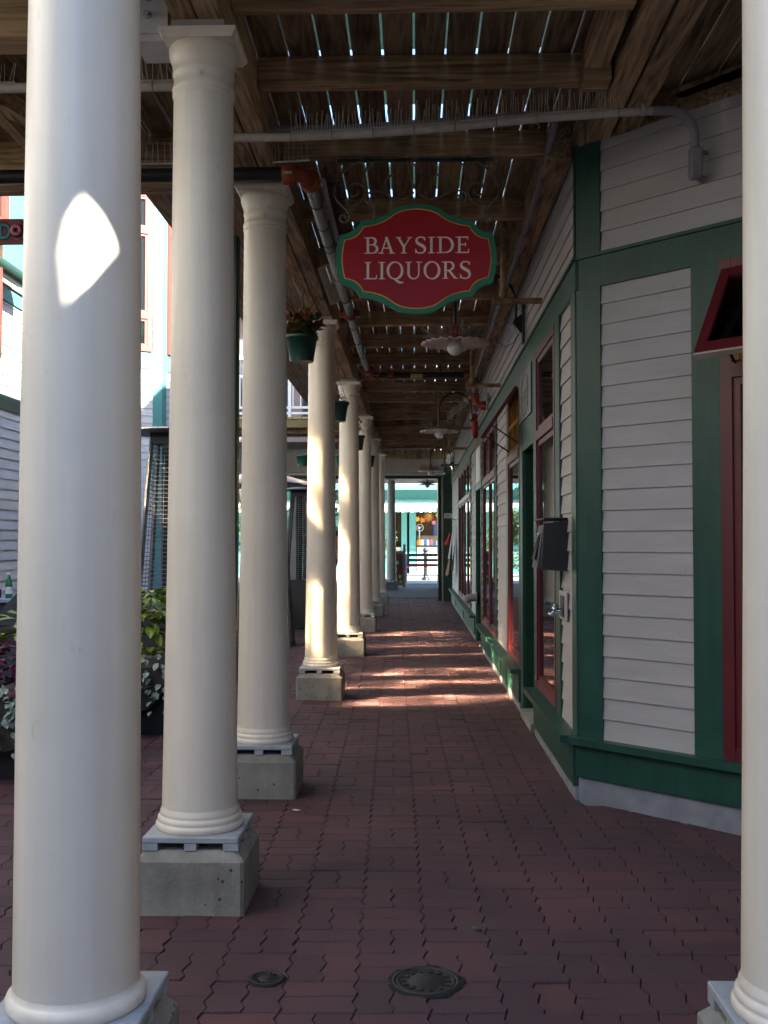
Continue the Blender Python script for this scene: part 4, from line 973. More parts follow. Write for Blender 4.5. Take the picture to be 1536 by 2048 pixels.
part('gold_line', MB().prism(inn, (SCX, SY+.0182, SCZ), X_, Z_, (0, .003, 0)), GOLD, t); part('red_field', MB().prism(red, (SCX, SY+.0214, SCZ), X_, Z_, (0, .002, 0)), SIGNRED, t)
# lettering: ribbons with thick and thin strokes and serifs, each piece a hair above the last
class Letter:
    def __init__(s): s.mb = MB(); s.k = 0
    def poly(s, p):
        s.mb.prism([P2(*q) for q in p], (SCX, SY-.0235-.00012*s.k, SCZ), X_, Z_, (0, -.0025, 0)); s.k += 1
    def bar(s, x0, y0, x1, y1, w0, w1=None):
        w1 = w1 or w0; d = Vector((x1-x0, y1-y0)); n = Vector((-d.y, d.x)).normalized()
        s.poly([(x0+n.x*w0/2, y0+n.y*w0/2), (x1+n.x*w1/2, y1+n.y*w1/2), (x1-n.x*w1/2, y1-n.y*w1/2), (x0-n.x*w0/2, y0-n.y*w0/2)])
    def serif(s, x, y, wd=30, h=5): s.poly([(x-wd/2, y-h/2), (x+wd/2, y-h/2), (x+wd/2, y+h/2), (x-wd/2, y+h/2)])
    def ribbon(s, pts, ws):
        pts = [Vector(p) for p in pts]; n = len(pts)
        for i in range(n-1):
            d0 = (pts[min(i+1, n-1)]-pts[max(i-1, 0)]).normalized(); d1 = (pts[min(i+2, n-1)]-pts[i]).normalized()
            n0 = Vector((-d0.y, d0.x)); n1 = Vector((-d1.y, d1.x)); a, b_ = pts[i], pts[i+1]
            s.poly([a+n0*ws[i]/2, b_+n1*ws[i+1]/2, b_-n1*ws[i+1]/2, a-n0*ws[i]/2])
            s.k -= 1
        s.k += 1
    def ell(s, cx, cy, rx, ry, a0, a1, thick, thin, n=28, slant=.25):
        pts = []; ws = []
        for k in range(n+1):
            a = a0+(a1-a0)*k/n; pts.append((cx+rx*math.cos(a), cy-ry*math.sin(a)))
            ws.append(thin+(thick-thin)*abs(math.cos(a+slant))**1.3)
        s.ribbon(pts, ws)
TK, TN = 16, 8
def L_B(x, T, B):
    l = Letter(); m = (T+B)/2-4
    l.bar(x+22, T, x+22, B, TK); l.serif(x+14, T+3, 32); l.serif(x+14, B-3, 32)
    l.bar(x+22, T+4, x+48, T+4, 7); l.bar(x+22, m, x+50, m, 7); l.bar(x+22, B-4, x+50, B-4, 7)
    l.ell(x+48, (T+m)/2+2, 24, (m-T)/2-2, math.pi/2, -math.pi/2, TK, 7, 18, 0); l.ell(x+50, (B+m)/2-2, 32, (B-m)/2-2, math.pi/2, -math.pi/2, TK+1, 7, 18, 0); return l
def L_A(x, T, B):
    l = Letter(); l.bar(x+52, T-2, x+16, B, 8, 8); l.bar(x+48, T-2, x+86, B, TK, TK); l.bar(x+30, B-36, x+72, B-36, 7); l.serif(x+14, B-3, 36); l.serif(x+86, B-3, 40); return l
def L_Y(x, T, B):
    l = Letter(); l.bar(x+16, T+2, x+52, (T+B)/2+10, TK, TK-2); l.bar(x+92, T+2, x+54, (T+B)/2+10, 9, 8); l.bar(x+52, (T+B)/2+4, x+52, B, TK); l.serif(x+16, T+3, 36); l.serif(x+90, T+3, 30); l.serif(x+52, B-3, 40); return l
def L_S(x, T, B):
    l = Letter(); pts = [(x+66, T+20), (x+58, T+6), (x+40, T+1), (x+22, T+6), (x+13, T+22), (x+20, T+38), (x+38, T+50), (x+58, T+62), (x+68, B-28), (x+60, B-9), (x+38, B-2), (x+16, B-8), (x+8, B-26)]
    from mathutils import geometry as G_
    q = []; W_ = [7, 8, 8, 10, 15, 18, 20, 19, 16, 10, 8, 8, 7]; ws = []
    for i in range(len(pts)-1):
        p0 = pts[max(i-1, 0)]; p1 = pts[i]; p2 = pts[i+1]; p3 = pts[min(i+2, len(pts)-1)]
        for k in range(5):
            u = k/5; f_ = lambda a, b_, c, d: .5*((2*b_)+(-a+c)*u+(2*a-5*b_+4*c-d)*u*u+(-a+3*b_-3*c+d)*u**3)
            q.append((f_(p0[0], p1[0], p2[0], p3[0]), f_(p0[1], p1[1], p2[1], p3[1]))); ws.append(W_[i]*(1-u)+W_[i+1]*u)
    q.append(pts[-1]); ws.append(7); l.ribbon(q, ws); l.bar(x+67, T+2, x+67, T+24, 5); l.bar(x+8, B-30, x+8, B-2, 5); return l
def L_I(x, T, B):
    l = Letter(); l.bar(x+22, T, x+22, B, TK); l.serif(x+22, T+3, 42); l.serif(x+22, B-3, 42); return l
def L_D(x, T, B):
    l = Letter(); l.bar(x+22, T, x+22, B, TK); l.serif(x+14, T+3, 34); l.serif(x+14, B-3, 34); l.bar(x+22, T+4, x+52, T+4, 7); l.bar(x+22, B-4, x+52, B-4, 7)
    l.ell(x+52, (T+B)/2, 48, (B-T)/2-4, math.pi/2, -math.pi/2, TK+2, 7, 24, 0); return l
def L_E(x, T, B):
    l = Letter(); l.bar(x+22, T, x+22, B, TK); l.serif(x+14, T+3, 34); l.serif(x+14, B-3, 34); m = (T+B)/2-2
    l.bar(x+22, T+4, x+76, T+4, 8); l.bar(x+22, m, x+62, m, 7); l.bar(x+22, B-4, x+80, B-4, 8); l.bar(x+75, T, x+76, T+22, 6); l.bar(x+61, m-12, x+61, m+12, 6); l.bar(x+82, B-26, x+79, B, 6); return l
def L_L(x, T, B):
    l = Letter(); l.bar(x+22, T, x+22, B, TK); l.serif(x+22, T+3, 42); l.serif(x+14, B-3, 34); l.bar(x+22, B-4, x+74, B-4, 8); l.bar(x+79, B-28, x+74, B, 6); return l
def L_O(x, T, B, w=110):
    l = Letter(); l.ell(x+w/2, (T+B)/2, w/2-9, (B-T)/2-1, 0, 2*math.pi, TK+1, 7, 44); return l
def L_Q(x, T, B, w=110):
    l = L_O(x, T, B, w); l.ribbon([(x+48, B-6), (x+62, B+8), (x+80, B+20), (x+98, B+24), (x+108, B+18)], [8, 14, 16, 10, 5]); return l
def L_U(x, T, B):
    l = Letter(); l.bar(x+24, T, x+24, B-36, TK); l.serif(x+24, T+3, 42); l.serif(x+92, T+3, 38); l.bar(x+90, T, x+90, B-36, 9)
    n = 16; pts = [(x+57-33*math.cos(math.pi*k/n), B-37+35*math.sin(math.pi*k/n)) for k in range(n+1)]; l.ribbon(pts, [TK-(TK-9)*k/n-4*math.sin(math.pi*k/n) for k in range(n+1)]); return l
def L_R(x, T, B):
    l = Letter(); m = (T+B)/2+2; l.bar(x+22, T, x+22, B, TK); l.serif(x+16, T+3, 36); l.serif(x+20, B-3, 40); l.bar(x+22, T+4, x+46, T+4, 7); l.bar(x+22, m, x+46, m, 7)
    l.ell(x+46, (T+m)/2, 26, (m-T)/2-3, math.pi/2, -math.pi/2, TK, 7, 18, 0); l.bar(x+44, m, x+84, B-3, TK-2, TK-2); l.serif(x+90, B-3, 26); return l
for fn, x in ((L_B, 348), (L_A, 440), (L_Y, 550), (L_S, 670), (L_I, 757), (L_D, 815), (L_E, 937)): part('letter_'+fn.__name__[-1].lower(), fn(x, 645, 752).mb, LETTER, t)
for fn, x in ((L_L, 348), (L_I, 438), (L_Q, 490), (L_U, 608), (L_O, 728), (L_R, 848), (L_S, 957)): part('letter_'+fn.__name__[-1].lower(), fn(x, 806, 918).mb, LETTER, t)
f = MB()
for x in (-.235, .24):
    f.tube([(SCX+x+.012*math.cos(q), SY, SCZ+.215+.012*math.sin(q)) for q in [k*.7 for k in range(10)]], .003, 5)
part('eye_screw', f, IRON, t)
# scroll bracket
t = thing('scroll_bracket', 'dark wrought iron scroll bracket carrying the red sign', 'bracket', (SCX, SY, 3.55))
def Z4(zx, zy): return (SCX+(zx-690)*KS*1.01, SY, 1.4+(1086-(270+zy/3.2))*5.93/2100)
def crom(pts, n=6):
    o_ = []
    for i in range(len(pts)-1):
        p0, p1, p2, p3 = [Vector(pts[max(0, min(len(pts)-1, i+d))]) for d in (-1, 0, 1, 2)]
        for k in range(n):
            u = k/n; o_.append(.5*((2*p1)+(p2-p0)*u+(2*p0-5*p1+4*p2-p3)*u*u+(3*p1-p0-3*p2+p3)*u**3))
    return o_+[Vector(pts[-1])]
def spiral(cx, cy, r0, r1, a0, turns, n=22): return [(cx+(r0+(r1-r0)*k/n)*math.cos(a0+turns*2*math.pi*k/n), cy+(r0+(r1-r0)*k/n)*math.sin(a0+turns*2*math.pi*k/n)) for k in range(n+1)]
curves = [
    [(690, 330), (660, 270), (655, 200), (640, 150), (590, 112), (520, 102), (455, 122), (395, 165), (355, 215), (335, 275)],
    [(480, 105), (400, 112), (310, 145), (225, 205), (180, 270), (163, 340), (175, 385), (215, 430), (250, 465), (262, 505)]+spiral(226, 508, 34, 12, .1, 1.1, 12),
    [(215, 200), (238, 160), (230, 118), (200, 97), (168, 112), (158, 145), (180, 168), (205, 160), (208, 140)],
    [(240, 438), (300, 425), (345, 385), (362, 335), (340, 298), (300, 285), (262, 305), (255, 340), (280, 365), (312, 355), (318, 325)],
    [(385, 415), (368, 385), (380, 352), (425, 335), (475, 345), (530, 378), (590, 388), (640, 375), (675, 345)],
    [(525, 370), (492, 320), (498, 262), (535, 232), (575, 242), (588, 272), (570, 296)],
    [(690, 180), (665, 150), (660, 115), (690, 92)],
    [(420, 412), (398, 402), (400, 374), (424, 368), (434, 388), (420, 400)]]
for c in curves:
    for sgn in (1, -1):
        pts = crom([Z4(690+sgn*(zx-690), zy) for zx, zy in c])
        part('scroll', MB().tube(pts, .0062, 6), IRON, t)
part('top_bar', MB().box(SCX-.45, SCX+.44, SY-.010, SY+.010, 3.574, 3.592), mat('green_bar', (.03, .05, .04), .6, .3), t)
for x in (-.235, .24):
    for k in range(4):
        zc = SCZ+.228+k*.026; f = MB()
        f.tube([(SCX+x+(.010*math.cos(q) if k % 2 else 0), SY+(0 if k % 2 else .010*math.cos(q)), zc+.020*math.sin(q)) for q in [j*.63 for j in range(11)]], .0032, 5); part('chain_link', f, IRON, t)

# ------------------------------------------------------------------ hanging pots
def leaf_mesh(L, Wd, m, name='leaf', fold=.25):
    mb = MB(); P = [(0, 0), (.28, .42), (.6, .46), (.85, .22), (1, 0), (.85, -.22), (.6, -.46), (.28, -.42)]
    V = [(p[0]*L, p[1]*Wd, abs(p[1])*Wd*fold-.25*L*p[0]**2) for p in P]+[(.5*L, 0, -.0625*L)]
    mb.add(V, [(0, 1, 8), (1, 2, 8), (2, 3, 8), (3, 4, 8), (4, 5, 8), (5, 6, 8), (6, 7, 8), (7, 0, 8)], False)
    return mb.mesh(name, m, recalc=False)
def leaf_cloud(mb, c, rad, n, L, Wd, rr, up=.3, flat=1.0):
    """many small leaves through a volume, as one part"""
    for _ in range(n):
        while True:
            p = Vector((rr.uniform(-1, 1), rr.uniform(-1, 1), rr.uniform(-1, 1)))
            if p.length < 1: break
        p = Vector((p.x*rad[0], p.y*rad[1], p.z*rad[2]))+Vector(c)
        a = rr.uniform(0, 6.283); e = rr.uniform(-.7, .9)+up
        d = Vector((math.cos(a)*math.cos(e), math.sin(a)*math.cos(e), math.sin(e))); s_ = d.cross(Vector((rr.uniform(-.4, .4), rr.uniform(-.4, .4), 1))).normalized()
        k = rr.uniform(.6, 1.25); nn = s_.cross(d)
        mb.add([p, p+d*L*k*.45+s_*Wd*k*.5+nn*Wd*.12, p+d*L*k, p+d*L*k*.45-s_*Wd*k*.5+nn*Wd*.12], [(0, 1, 2, 3)])
def hanging_pot(x, y, zr, label, hook_z, fol, seed, size=1.0, mpot=None, n=90, tall=.09):
    rr = random.Random(seed); t = thing('hanging_pot', label, 'hanging pot', (x, y, zr), 'hanging flower pots')
    r1, r0, h = .125*size, .092*size, .205*size
    f = MB(); f.lathe([(r0, -h), (r0*1.02, -h+.01), (r1*.95, -.03), (r1*1.04, -.03), (r1*1.05, 0), (r1*.97, 0), (r1*.95, -.02)], (x, y, zr), 32, capt=True); part('pot', f, mpot or POTG, t)
    for k in range(3): 
        q = k*2.094+.4; part('hanger_wire', MB().tube([(x+r1*math.cos(q), y+r1*math.sin(q), zr-.01), (x, y, zr+.30*size)], .0022, 4), mpot or POTG, t)
    f = MB(); f.tube([(x, y, zr+.30*size), (x+.012, y, zr+.33*size), (x+.018, y, hook_z-.06), (x+.005, y, hook_z-.03), (x-.008, y, hook_z-.05)], .004, 6); part('hook', f, mpot or POTG, t)
    f = MB(); f.tube([(x, y, hook_z-.045), (x, y, hook_z+.002)], .003, 5); part('screw_hook', f, IRON, t)
    for m, k, rad, dz, L in fol:
        f = MB(); leaf_cloud(f, (x, y, zr+dz*size), (rad*size, rad*size, tall*size), int(n*k), L*size, L*.6*size, rr); part('foliage', f, m, t, kind='stuff')
hanging_pot(-.885, 8.2, 3.03, 'large dark green pot with bronze leafed begonia hanging before the fourth column', 3.458, ((LEAFB, 1.5, .14, .07, .10), (LEAFG, .7, .12, .06, .08)), 3, n=120, tall=.11)
hanging_pot(-.86, 11.6, 2.965, 'dark pot with trailing purple flowers hanging before the fifth column', 3.46, ((PURPLE, .8, .11, .02, .035), (LEAFG, .6, .11, .02, .03)), 4, 1.05, mpot=DGREEN)
hanging_pot(-.835, 15.0, 2.94, 'pot with an upright golden leafed plant hanging before the sixth column', 3.46, ((LEAFB, .9, .07, .12, .06),), 5, 1.0, mpot=DGREEN, tall=.15)
hanging_pot(-.835, 19.0, 2.98, 'small dark pot at the seventh column', 3.46, ((LEAFG, .3, .08, .01, .03),), 6, .95, mpot=DGREEN)
hanging_pot(-2.06, 19.3, 3.02, 'small light green pot hanging under the balcony left of the fourth column', 3.5, ((LEAFS, .5, .1, .03, .05),), 7, 1.0, mpot=mat('pale_green_plastic', (.03, .14, .075), .4))
hanging_pot(-1.34, 19.3, 3.02, 'light green pot hanging under the balcony between the fourth and fifth columns', 3.5, ((LEAFS, .5, .1, .03, .05),), 8, 1.0, mpot=MATS['pale_green_plastic'])

# ------------------------------------------------------------------ donut sign
t = thing('donut_sign', 'plum signboard lettered DON with a pink donut, hanging left of the nearest column', 'sign', (-2.25, 5.95, 3.2))
part('board', MB().box(-2.70, -2.06, 5.94, 5.965, 3.125, 3.272, .003), SIGNPLUM, t)
def glyph(ch, x, z, s, m, y, offs, nm):
    c = bpy.data.curves.new('glyph', 'FONT'); c.body = ch; c.size = s; c.extrude = .0012; c.offset = offs; c.resolution_u = 4
    o_ = bpy.data.objects.new('glyph', c); col.objects.link(o_); bpy.context.view_layer.update()
    me = bpy.data.meshes.new_from_object(o_.evaluated_get(bpy.context.evaluated_depsgraph_get())); bpy.data.objects.remove(o_)
    M = Matrix.Translation(Vector((x, y, z))-base(t)) @ Matrix.Rotation(R(90), 4, 'X') @ Matrix.Diagonal((.78, 1, 1, 1)); me.transform(M); me.materials.clear(); me.materials.append(m); me.name = nm
    part(nm, me, m, t)
for ch, x in (('D', -2.398), ('N', -2.262)):
    glyph(ch, x, 3.155, .125, BLACKM, 5.9385, .010, 'letter_outline'); glyph(ch, x, 3.155, .125, AQUA, 5.9355, .002, 'letter')
def torus(c, r, r2, m, nm):
    f = MB(); n = 20; f.tube([(c[0]+r*math.cos(2*math.pi*k/n), c[1], c[2]+r*math.sin(2*math.pi*k/n)) for k in range(n+1)], r2, 8, False); part(nm, f, m, t)
torus((-2.290, 5.938, 3.202), .024, .017, BLACKM, 'letter_outline'); torus((-2.290, 5.932, 3.202), .024, .013, PINK, 'letter_o')
for k in range(7):
    q = k*.9; part('sprinkle', MB().tube([(-2.290+.024*math.cos(q), 5.916, 3.202+.024*math.sin(q)), (-2.290+.024*math.cos(q)+.006, 5.916, 3.202+.024*math.sin(q)+.004)], .002, 4), (AQUA, YEL)[k % 2], t)
part('fleck', MB().box(-2.30, -2.28, 5.936, 5.939, 3.148, 3.154), BLUEB, t); part('fleck', MB().box(-2.235, -2.23, 5.936, 5.939, 3.135, 3.15), YEL, t)
for x in (-2.235, -2.62):
    f = MB(); f.tube([(x+.016*math.cos(q), 5.953, 3.385+.036*math.sin(q)) for q in [k*.63 for k in range(11)]], .005, 6); part('carabiner', f, BLACKM, t)
    f = MB(); f.tube([(x, 5.953+.010*math.cos(q), 3.335+.018*math.sin(q)) for q in [k*.63 for k in range(11)]], .004, 5); part('chain_link', f, BLACKM, t)
    f = MB(); f.tube([(x, 5.953, 3.268), (x, 5.953, 3.322)], .004, 5); f.tube([(x, 5.953, 3.415), (x, 5.953, 3.448)], .006, 6); part('eye_bolt', f, BLACKM, t)

# ------------------------------------------------------------------ patio heaters
def heater(x, y, H, label):
    t = thing('patio_heater', label, 'patio heater', (x, y, 0), 'pyramid patio heaters')
    b, a = .26, .115; zb, z1 = .80, H-.12
    f = MB(); f.hexa([(x-b, y-b, .04), (x+b, y-b, .04), (x+b, y+b, .04), (x-b, y+b, .04)]+[(x+sx*(b-(b-a)*zb/H)*.96, y+sy*(b-(b-a)*zb/H)*.96, zb) for sx, sy in ((-1, -1), (1, -1), (1, 1), (-1, 1))]); part('base_cabinet', f, BLACKM, t)
    for sx in (-1, 1):
        for sy in (-1, 1): part('corner_leg', MB().beam((x+sx*b*1.03, y+sy*b*1.03, .0), (x+sx*a, y+sy*a, z1), .03, .03), STEEL, t)
    f = MB(); f.lathe([(.17, H-.12), (.30, H-.075), (.31, H-.07), (.10, H-.01), (.02, H)], (x, y, 0), 4); f = MB(); f.lathe([(.385, H-.065), (.40, H-.055), (.40, H-.05), (.06, H)], (x, y, 0), 24); part('cap', f, STEEL, t)
    f = MB(); f.box(x-.13, x+.13, y-.13, y+.13, H-.16, H-.06); part('burner_head', f, BLACKM, t)
    f = MB(); f.tube([(x, y, zb), (x, y, H-.15)], .055, 14); part('glass_tube', f, HGLASS, t)
    f = MB(); n = 42
    for sx, sy, ux, uy in ((0, -1, 1, 0), (0, 1, 1, 0), (-1, 0, 0, 1), (1, 0, 0, 1)):
        for k in range(n):
            z = zb+(z1-zb)*k/(n-1); h = b-(b-a)*z/H
            f.tube([(x+sx*h-ux*h, y+sy*h-uy*h, z), (x+sx*h+ux*h, y+sy*h+uy*h, z)], .003, 4, False)
        for q in (-.5, 0, .5):
            h0, h1 = b-(b-a)*zb/H, b-(b-a)*z1/H
            f.tube([(x+sx*h0+ux*h0*q, y+sy*h0+uy*h0*q, zb), (x+sx*h1+ux*h1*q, y+sy*h1+uy*h1*q, z1)], .003, 4, False)
    part('wire_guard', f, STEEL, t, kind='stuff')
heater(-2.20, 9.3, 2.44, 'pyramid patio heater between the first two columns, behind the chartreuse plant')
heater(-1.95, 14.4, 2.27, 'pyramid patio heater half hidden behind the third column')
heater(-1.90, 17.3, 2.33, 'farther pyramid patio heater with a silvery cap beside the fourth column')
# dark green downpipe
f = MB(); f.box(-1.50, -1.345, 7.9, 8.02, -.02, 4.3, .01); solo('green_post', f, DGREEN, 'slim dark green post just right of the second column', 'post')

# ------------------------------------------------------------------ planters
def planter(x, y, label, plants, seed):
    rr = random.Random(seed); t = thing('planter', label, 'planter', (x, y, 0), 'mesh planters along the courtyard')
    L = .95; prof = []
    for k in range(9):
        q = math.pi*k/8; prof.append((-.23*math.cos(q), .50-.32*math.sin(q)))
    f = MB(); n = len(prof); V = []
    for yy in (y-L/2, y+L/2): V += [(x+p[0], yy, p[1]) for p in prof]
    f.add(V, [(k, k+1, n+k+1, n+k) for k in range(n-1)]+[tuple(range(n)), tuple(range(2*n-1, n-1, -1))]); part('basket', f, BASKET, t)
    f = MB()
    for k in range(34):
        yy = y-L/2+L*k/33; f.tube([(x+p[0]*1.012, yy, p[1]-.003) for p in prof], .005, 4, False)
    for p in prof: f.tube([(x+p[0]*1.02, y-L/2, p[1]-.004), (x+p[0]*1.02, y+L/2, p[1]-.004)], .004, 4, False)
    part('wire_weave', f, BASKET, t, kind='stuff')
    for yy in (y-L*.38, y+L*.30):
        f = MB(); f.hexa([(x-.21, yy-.02, -.02), (x+.21, yy-.02, -.02), (x+.21, yy+.10, -.02), (x-.21, yy+.10, -.02), (x-.10, yy-.02, .22), (x+.19, yy-.02, .30), (x+.19, yy+.10, .30), (x-.10, yy+.10, .22)]); part('stand', f, BLACKM, t)
    part('soil', MB().box(x-.20, x+.20, y-L/2+.03, y+L/2-.03, .44, .488), SAND, t)
    for me, cnt, fn in plants:
        for k in range(cnt):
            p, d = fn(k, rr, x, y); o_ = bpy.data.objects.new('leaf', me); col.objects.link(o_); o_.parent = t
            d = Vector(d).normalized(); z_ = Vector((rr.uniform(-.4, .4), rr.uniform(-.4, .4), 1)); s_ = z_.cross(d).normalized(); u_ = d.cross(s_)
            M = Matrix((d, s_, u_)).transposed().to_4x4(); sc_ = rr.uniform(.75, 1.25)
            o_.matrix_local = Matrix.Translation(Vector(p)-Vector((x, y, 0))) @ M @ Matrix.Scale(sc_, 4)
    return t
lm_s = leaf_mesh(.052, .048, LEAFS); lm_c = leaf_mesh(.12, .085, LEAFP); lm_y = leaf_mesh(.13, .065, LEAFY)
def trail(k, rr, x, y):
    s_ = rr.random(); yy = y+rr.uniform(-.47, .47); ax = rr.choice((0, 0, 1))
    if ax: p = (x+rr.uniform(-.2, .25), y-.49-.02*rr.random(), .60-.42*s_)
    else: p = (x+.20+.06*rr.random()+.03*s_, yy, .60-.40*s_**1.3)
    return p, (rr.uniform(.1, .9) if not ax else rr.uniform(-.6, .6), rr.uniform(-.9, .2), rr.uniform(-.9, .1))
def mound(z0, z1, rx, ry, dy=0):
    def f(k, rr, x, y):
        a = rr.uniform(0, 6.283); s_ = rr.random()**.5; z = z0+(z1-z0)*rr.random()**.8
        w_ = 1-.55*(z-z0)/(z1-z0); p = (x+rx*w_*s_*math.cos(a), y+dy+ry*w_*s_*math.sin(a), z)
        return p, (math.cos(a), math.sin(a), rr.uniform(-.5, .6))
    return f
planter(-2.42, 6.55, 'mesh planter at the far left with silver leaves trailing under dark coleus', ((lm_s, 290, trail), (lm_c, 70, mound(.52, .80, .28, .47)), (lm_y, 34, mound(.72, .94, .22, .42))), 11)
planter(-2.02, 8.05, 'mesh planter with a chartreuse plant between the first two columns', ((lm_s, 200, trail), (lm_y, 200, mound(.52, 1.04, .30, .46))), 12)
planter(-2.35, 16.0, 'planter with bright green growth behind the fourth column', ((lm_y, 60, mound(.2, .7, .3, .45)), (lm_c, 30, mound(.6, .9, .25, .4))), 13)

# ------------------------------------------------------------------ table, bottle and chair in the courtyard
t = thing('cafe_table', 'dark cafe table with a pale edge behind the nearest column', 'table', (-3.75, 9.9, 0))
f = MB(); f.box(-4.25, -3.3, 9.5, 10.3, .855, .885, .004); part('table_top', f, mat('zinc_top', (.30, .33, .36), .45, .1, 8), t)
f = MB(); f.box(-4.22, -3.33, 9.53, 10.27, .70, .853); part('apron', f, mat('slate_blue', (.02, .035, .05), .5, .1), t)
for sx in (-4.18, -3.40):
    for sy in (9.58, 10.2): part('leg', MB().box(sx-.025, sx+.025, sy-.025, sy+.025, -.02, .70), BLACKM, t)
t = thing('beer_bottle', 'green beer bottle with a pale label on the cafe table', 'bottle', (-3.80, 9.75, .885))
f = MB(); f.lathe([(.030, 0), (.032, .006), (.032, .13), (.028, .155), (.016, .185), (.0135, .235)], (-3.80, 9.75, .886), 20); part('glass', f, BOTTLE, t)
f = MB(); f.lathe([(.0325, .04), (.0325, .105)], (-3.80, 9.75, .886), 20, capb=False, capt=False); part('label', f, PAPER, t)
f = MB(); f.lathe([(.0145, .19), (.0145, .238)], (-3.80, 9.75, .886), 14); part('foil', f, PAPER, t)
f = MB(); f.lathe([(.036, 0), (.037, .08), (.034, .08), (.033, .005)], (-3.93, 9.8, .886), 16); solo('drinking_glass', f, MATS['thin_glass'], 'clear tumbler beside the green bottle', 'glass')
t = thing('folding_chair', 'dark slanted chair back in front of the cafe table', 'chair', (-3.3, 8.9, 0))
part('backrest', MB().beam((-3.55, 8.7, .42), (-3.16, 8.75, .86), .42, .03, up=(0, 1, .2)), mat('slate_grey', (.05, .055, .065), .6), t); part('seat', MB().box(-3.9, -3.45, 8.5, 8.95, .42, .45), BLACKM, t)
for sx in (-3.87, -3.48):
    for sy in (8.53, 8.92): part('leg', MB().box(sx-.015, sx+.015, sy-.015, sy+.015, -.02, .42), BLACKM, t)

# ------------------------------------------------------------------ covers, leaf, litter
def cover(x, y, r, label, name, cat):
    t = thing(name, label, cat, (x, y, 0))
    f = MB(); f.lathe([(r*1.02, -.03), (r*1.02, .007), (r*.93, .007), (r*.93, .003), (r*.86, .003)], (x, y, 0), 40, capt=False); part('ring', f, CAST, t)
    f = MB(); f.lathe([(r*.90, -.03), (r*.90, .0045), (r*.84, .006), (r*.82, .0035), (r*.52, .0035), (r*.50, .0065), (.0001, .007)], (x, y, 0), 40); part('lid', f, CAST, t)
    for k in range(14):
        q = 2*math.pi*k/14; c, s_ = math.cos(q), math.sin(q); f = MB()
        f.beam((x+r*.57*c, y+r*.57*s_, .0055), (x+r*.77*c, y+r*.77*s_, .0055), r*.11, .004); part('rib', f, CAST, t)
    f = MB(); f.lathe([(r*1.01, .0065), (r*1.10, .0055), (r*1.16, .0005)], (x, y, 0), 36, capb=False, capt=False, wav=lambda r_, z_, q: (r_*(1+.05*math.sin(q*5+1)+.035*math.sin(q*11)), z_)); part('moss_ring', f, MOSS, t)
cover(.035, 3.395, .106, 'round cast iron cover with ribs let into the red pavers', 'inspection_cover', 'manhole cover')
cover(-.475, 3.40, .052, 'small mossy drain cover left of the larger round cover', 'drain_cover', 'drain')
lf = leaf_mesh(.045, .03, mat('fresh_leaf', (.03, .16, .02), .5), 'leaf'); o_ = bpy.data.objects.new('fallen_leaf', lf); col.objects.link(o_); o_.location = (.205, 3.83, .012); o_.rotation_euler = (0, 0, .6); o_['label'] = 'small bright green leaf lying on the pavers above the round cover'; o_['category'] = 'leaf'
f = MB(); f.hexa([(-.64, 5.52, .004), (-.61, 5.50, .004), (-.595, 5.515, .004), (-.625, 5.54, .004), (-.638, 5.52, .009), (-.612, 5.503, .010), (-.60, 5.515, .008), (-.625, 5.535, .006)]); solo('paper_scrap', f, PAPER, 'tiny pale scrap of litter by the third column plinth', 'litter')

# ------------------------------------------------------------------ beyond the passage
t = thing('sandwich_board', 'grey framed board painted with red and yellow flowers beyond the passage', 'sign board', (-.55, 33.4, 0))
part('frame', MB().box(-.66, -.36, 33.4, 33.44, .05, 1.15), GREYC, t); part('frame', MB().box(-.36, -.28, 33.38, 33.46, .0, 1.36), GREYC, t)
part('panel', MB().box(-.63, -.39, 33.385, 33.398, .12, 1.05), mat('board_green', (.05, .07, .05), .6), t)
for (x, z, m, s_) in ((-.46, .92, REDC, .09), (-.46, .55, REDC, .10), (-.55, .78, PAPER, .07), (-.46, .34, YFLOWER, .07), (-.44, .18, YFLOWER, .06)):
    f = MB(); f.prism([(s_*(1 if k % 2 else .6)*math.cos(math.pi*k/6), s_*(1 if k % 2 else .6)*math.sin(math.pi*k/6)) for k in range(12)], (x, 33.384, z), (1, 0, 0), (0, 0, 1), (0, -.008, 0)); part('painted_flower', f, m, t)
t = thing('slatted_bench', 'dark green slatted bench back across the end of the walkway', 'bench', (.4, 37.4, 0))
for z, m in ((.98, DGREEN), (.80, DGREEN), (.62, MATS['red_enamel'] if False else CHAINRED), (.26, DGREEN)): part('slat', MB().box(-.28, 2.6, 37.4, 37.44, z-.06 if z > .3 else z-.02, z+.05 if z > .3 else z+.02), m, t)
for x in (-.32, 2.6): part('leg', MB().box(x-.06, x+.06, 37.36, 37.48, -.02, 1.02), GREYC, t)
t = thing('bollard', 'black bollard with a ball top behind the bench', 'bollard', (.42, 40, 0))
f = MB(); f.lathe([(.16, 0), (.16, .06), (.09, .10), (.075, .2), (.075, .95), (.10, .97), (.10, 1.02), (.05, 1.05)], (.42, 40, 0), 18); part('shaft', f, BLACKM, t); f = MB(); f.sphere((.42, 40, 1.13), .10, 14, 8); part('ball', f, BLACKM, t)
t = thing('chain', 'red chain sagging between posts behind the bench', 'chain', (.4, 39.5, .5))
for k in range(26):
    x = -.35+k*.07; z = .52-.10*math.sin(min(1, (x+.35)/1.0)*math.pi)+max(0, x-.65)*.15; f = MB()
    f.tube([(x+.045*math.cos(q), 39.5+(.02*math.sin(q) if k % 2 else 0), z+(0 if k % 2 else .02*math.sin(q))) for q in [j*.785 for j in range(9)]], .009, 4); part('chain_link', f, CHAINRED, t)
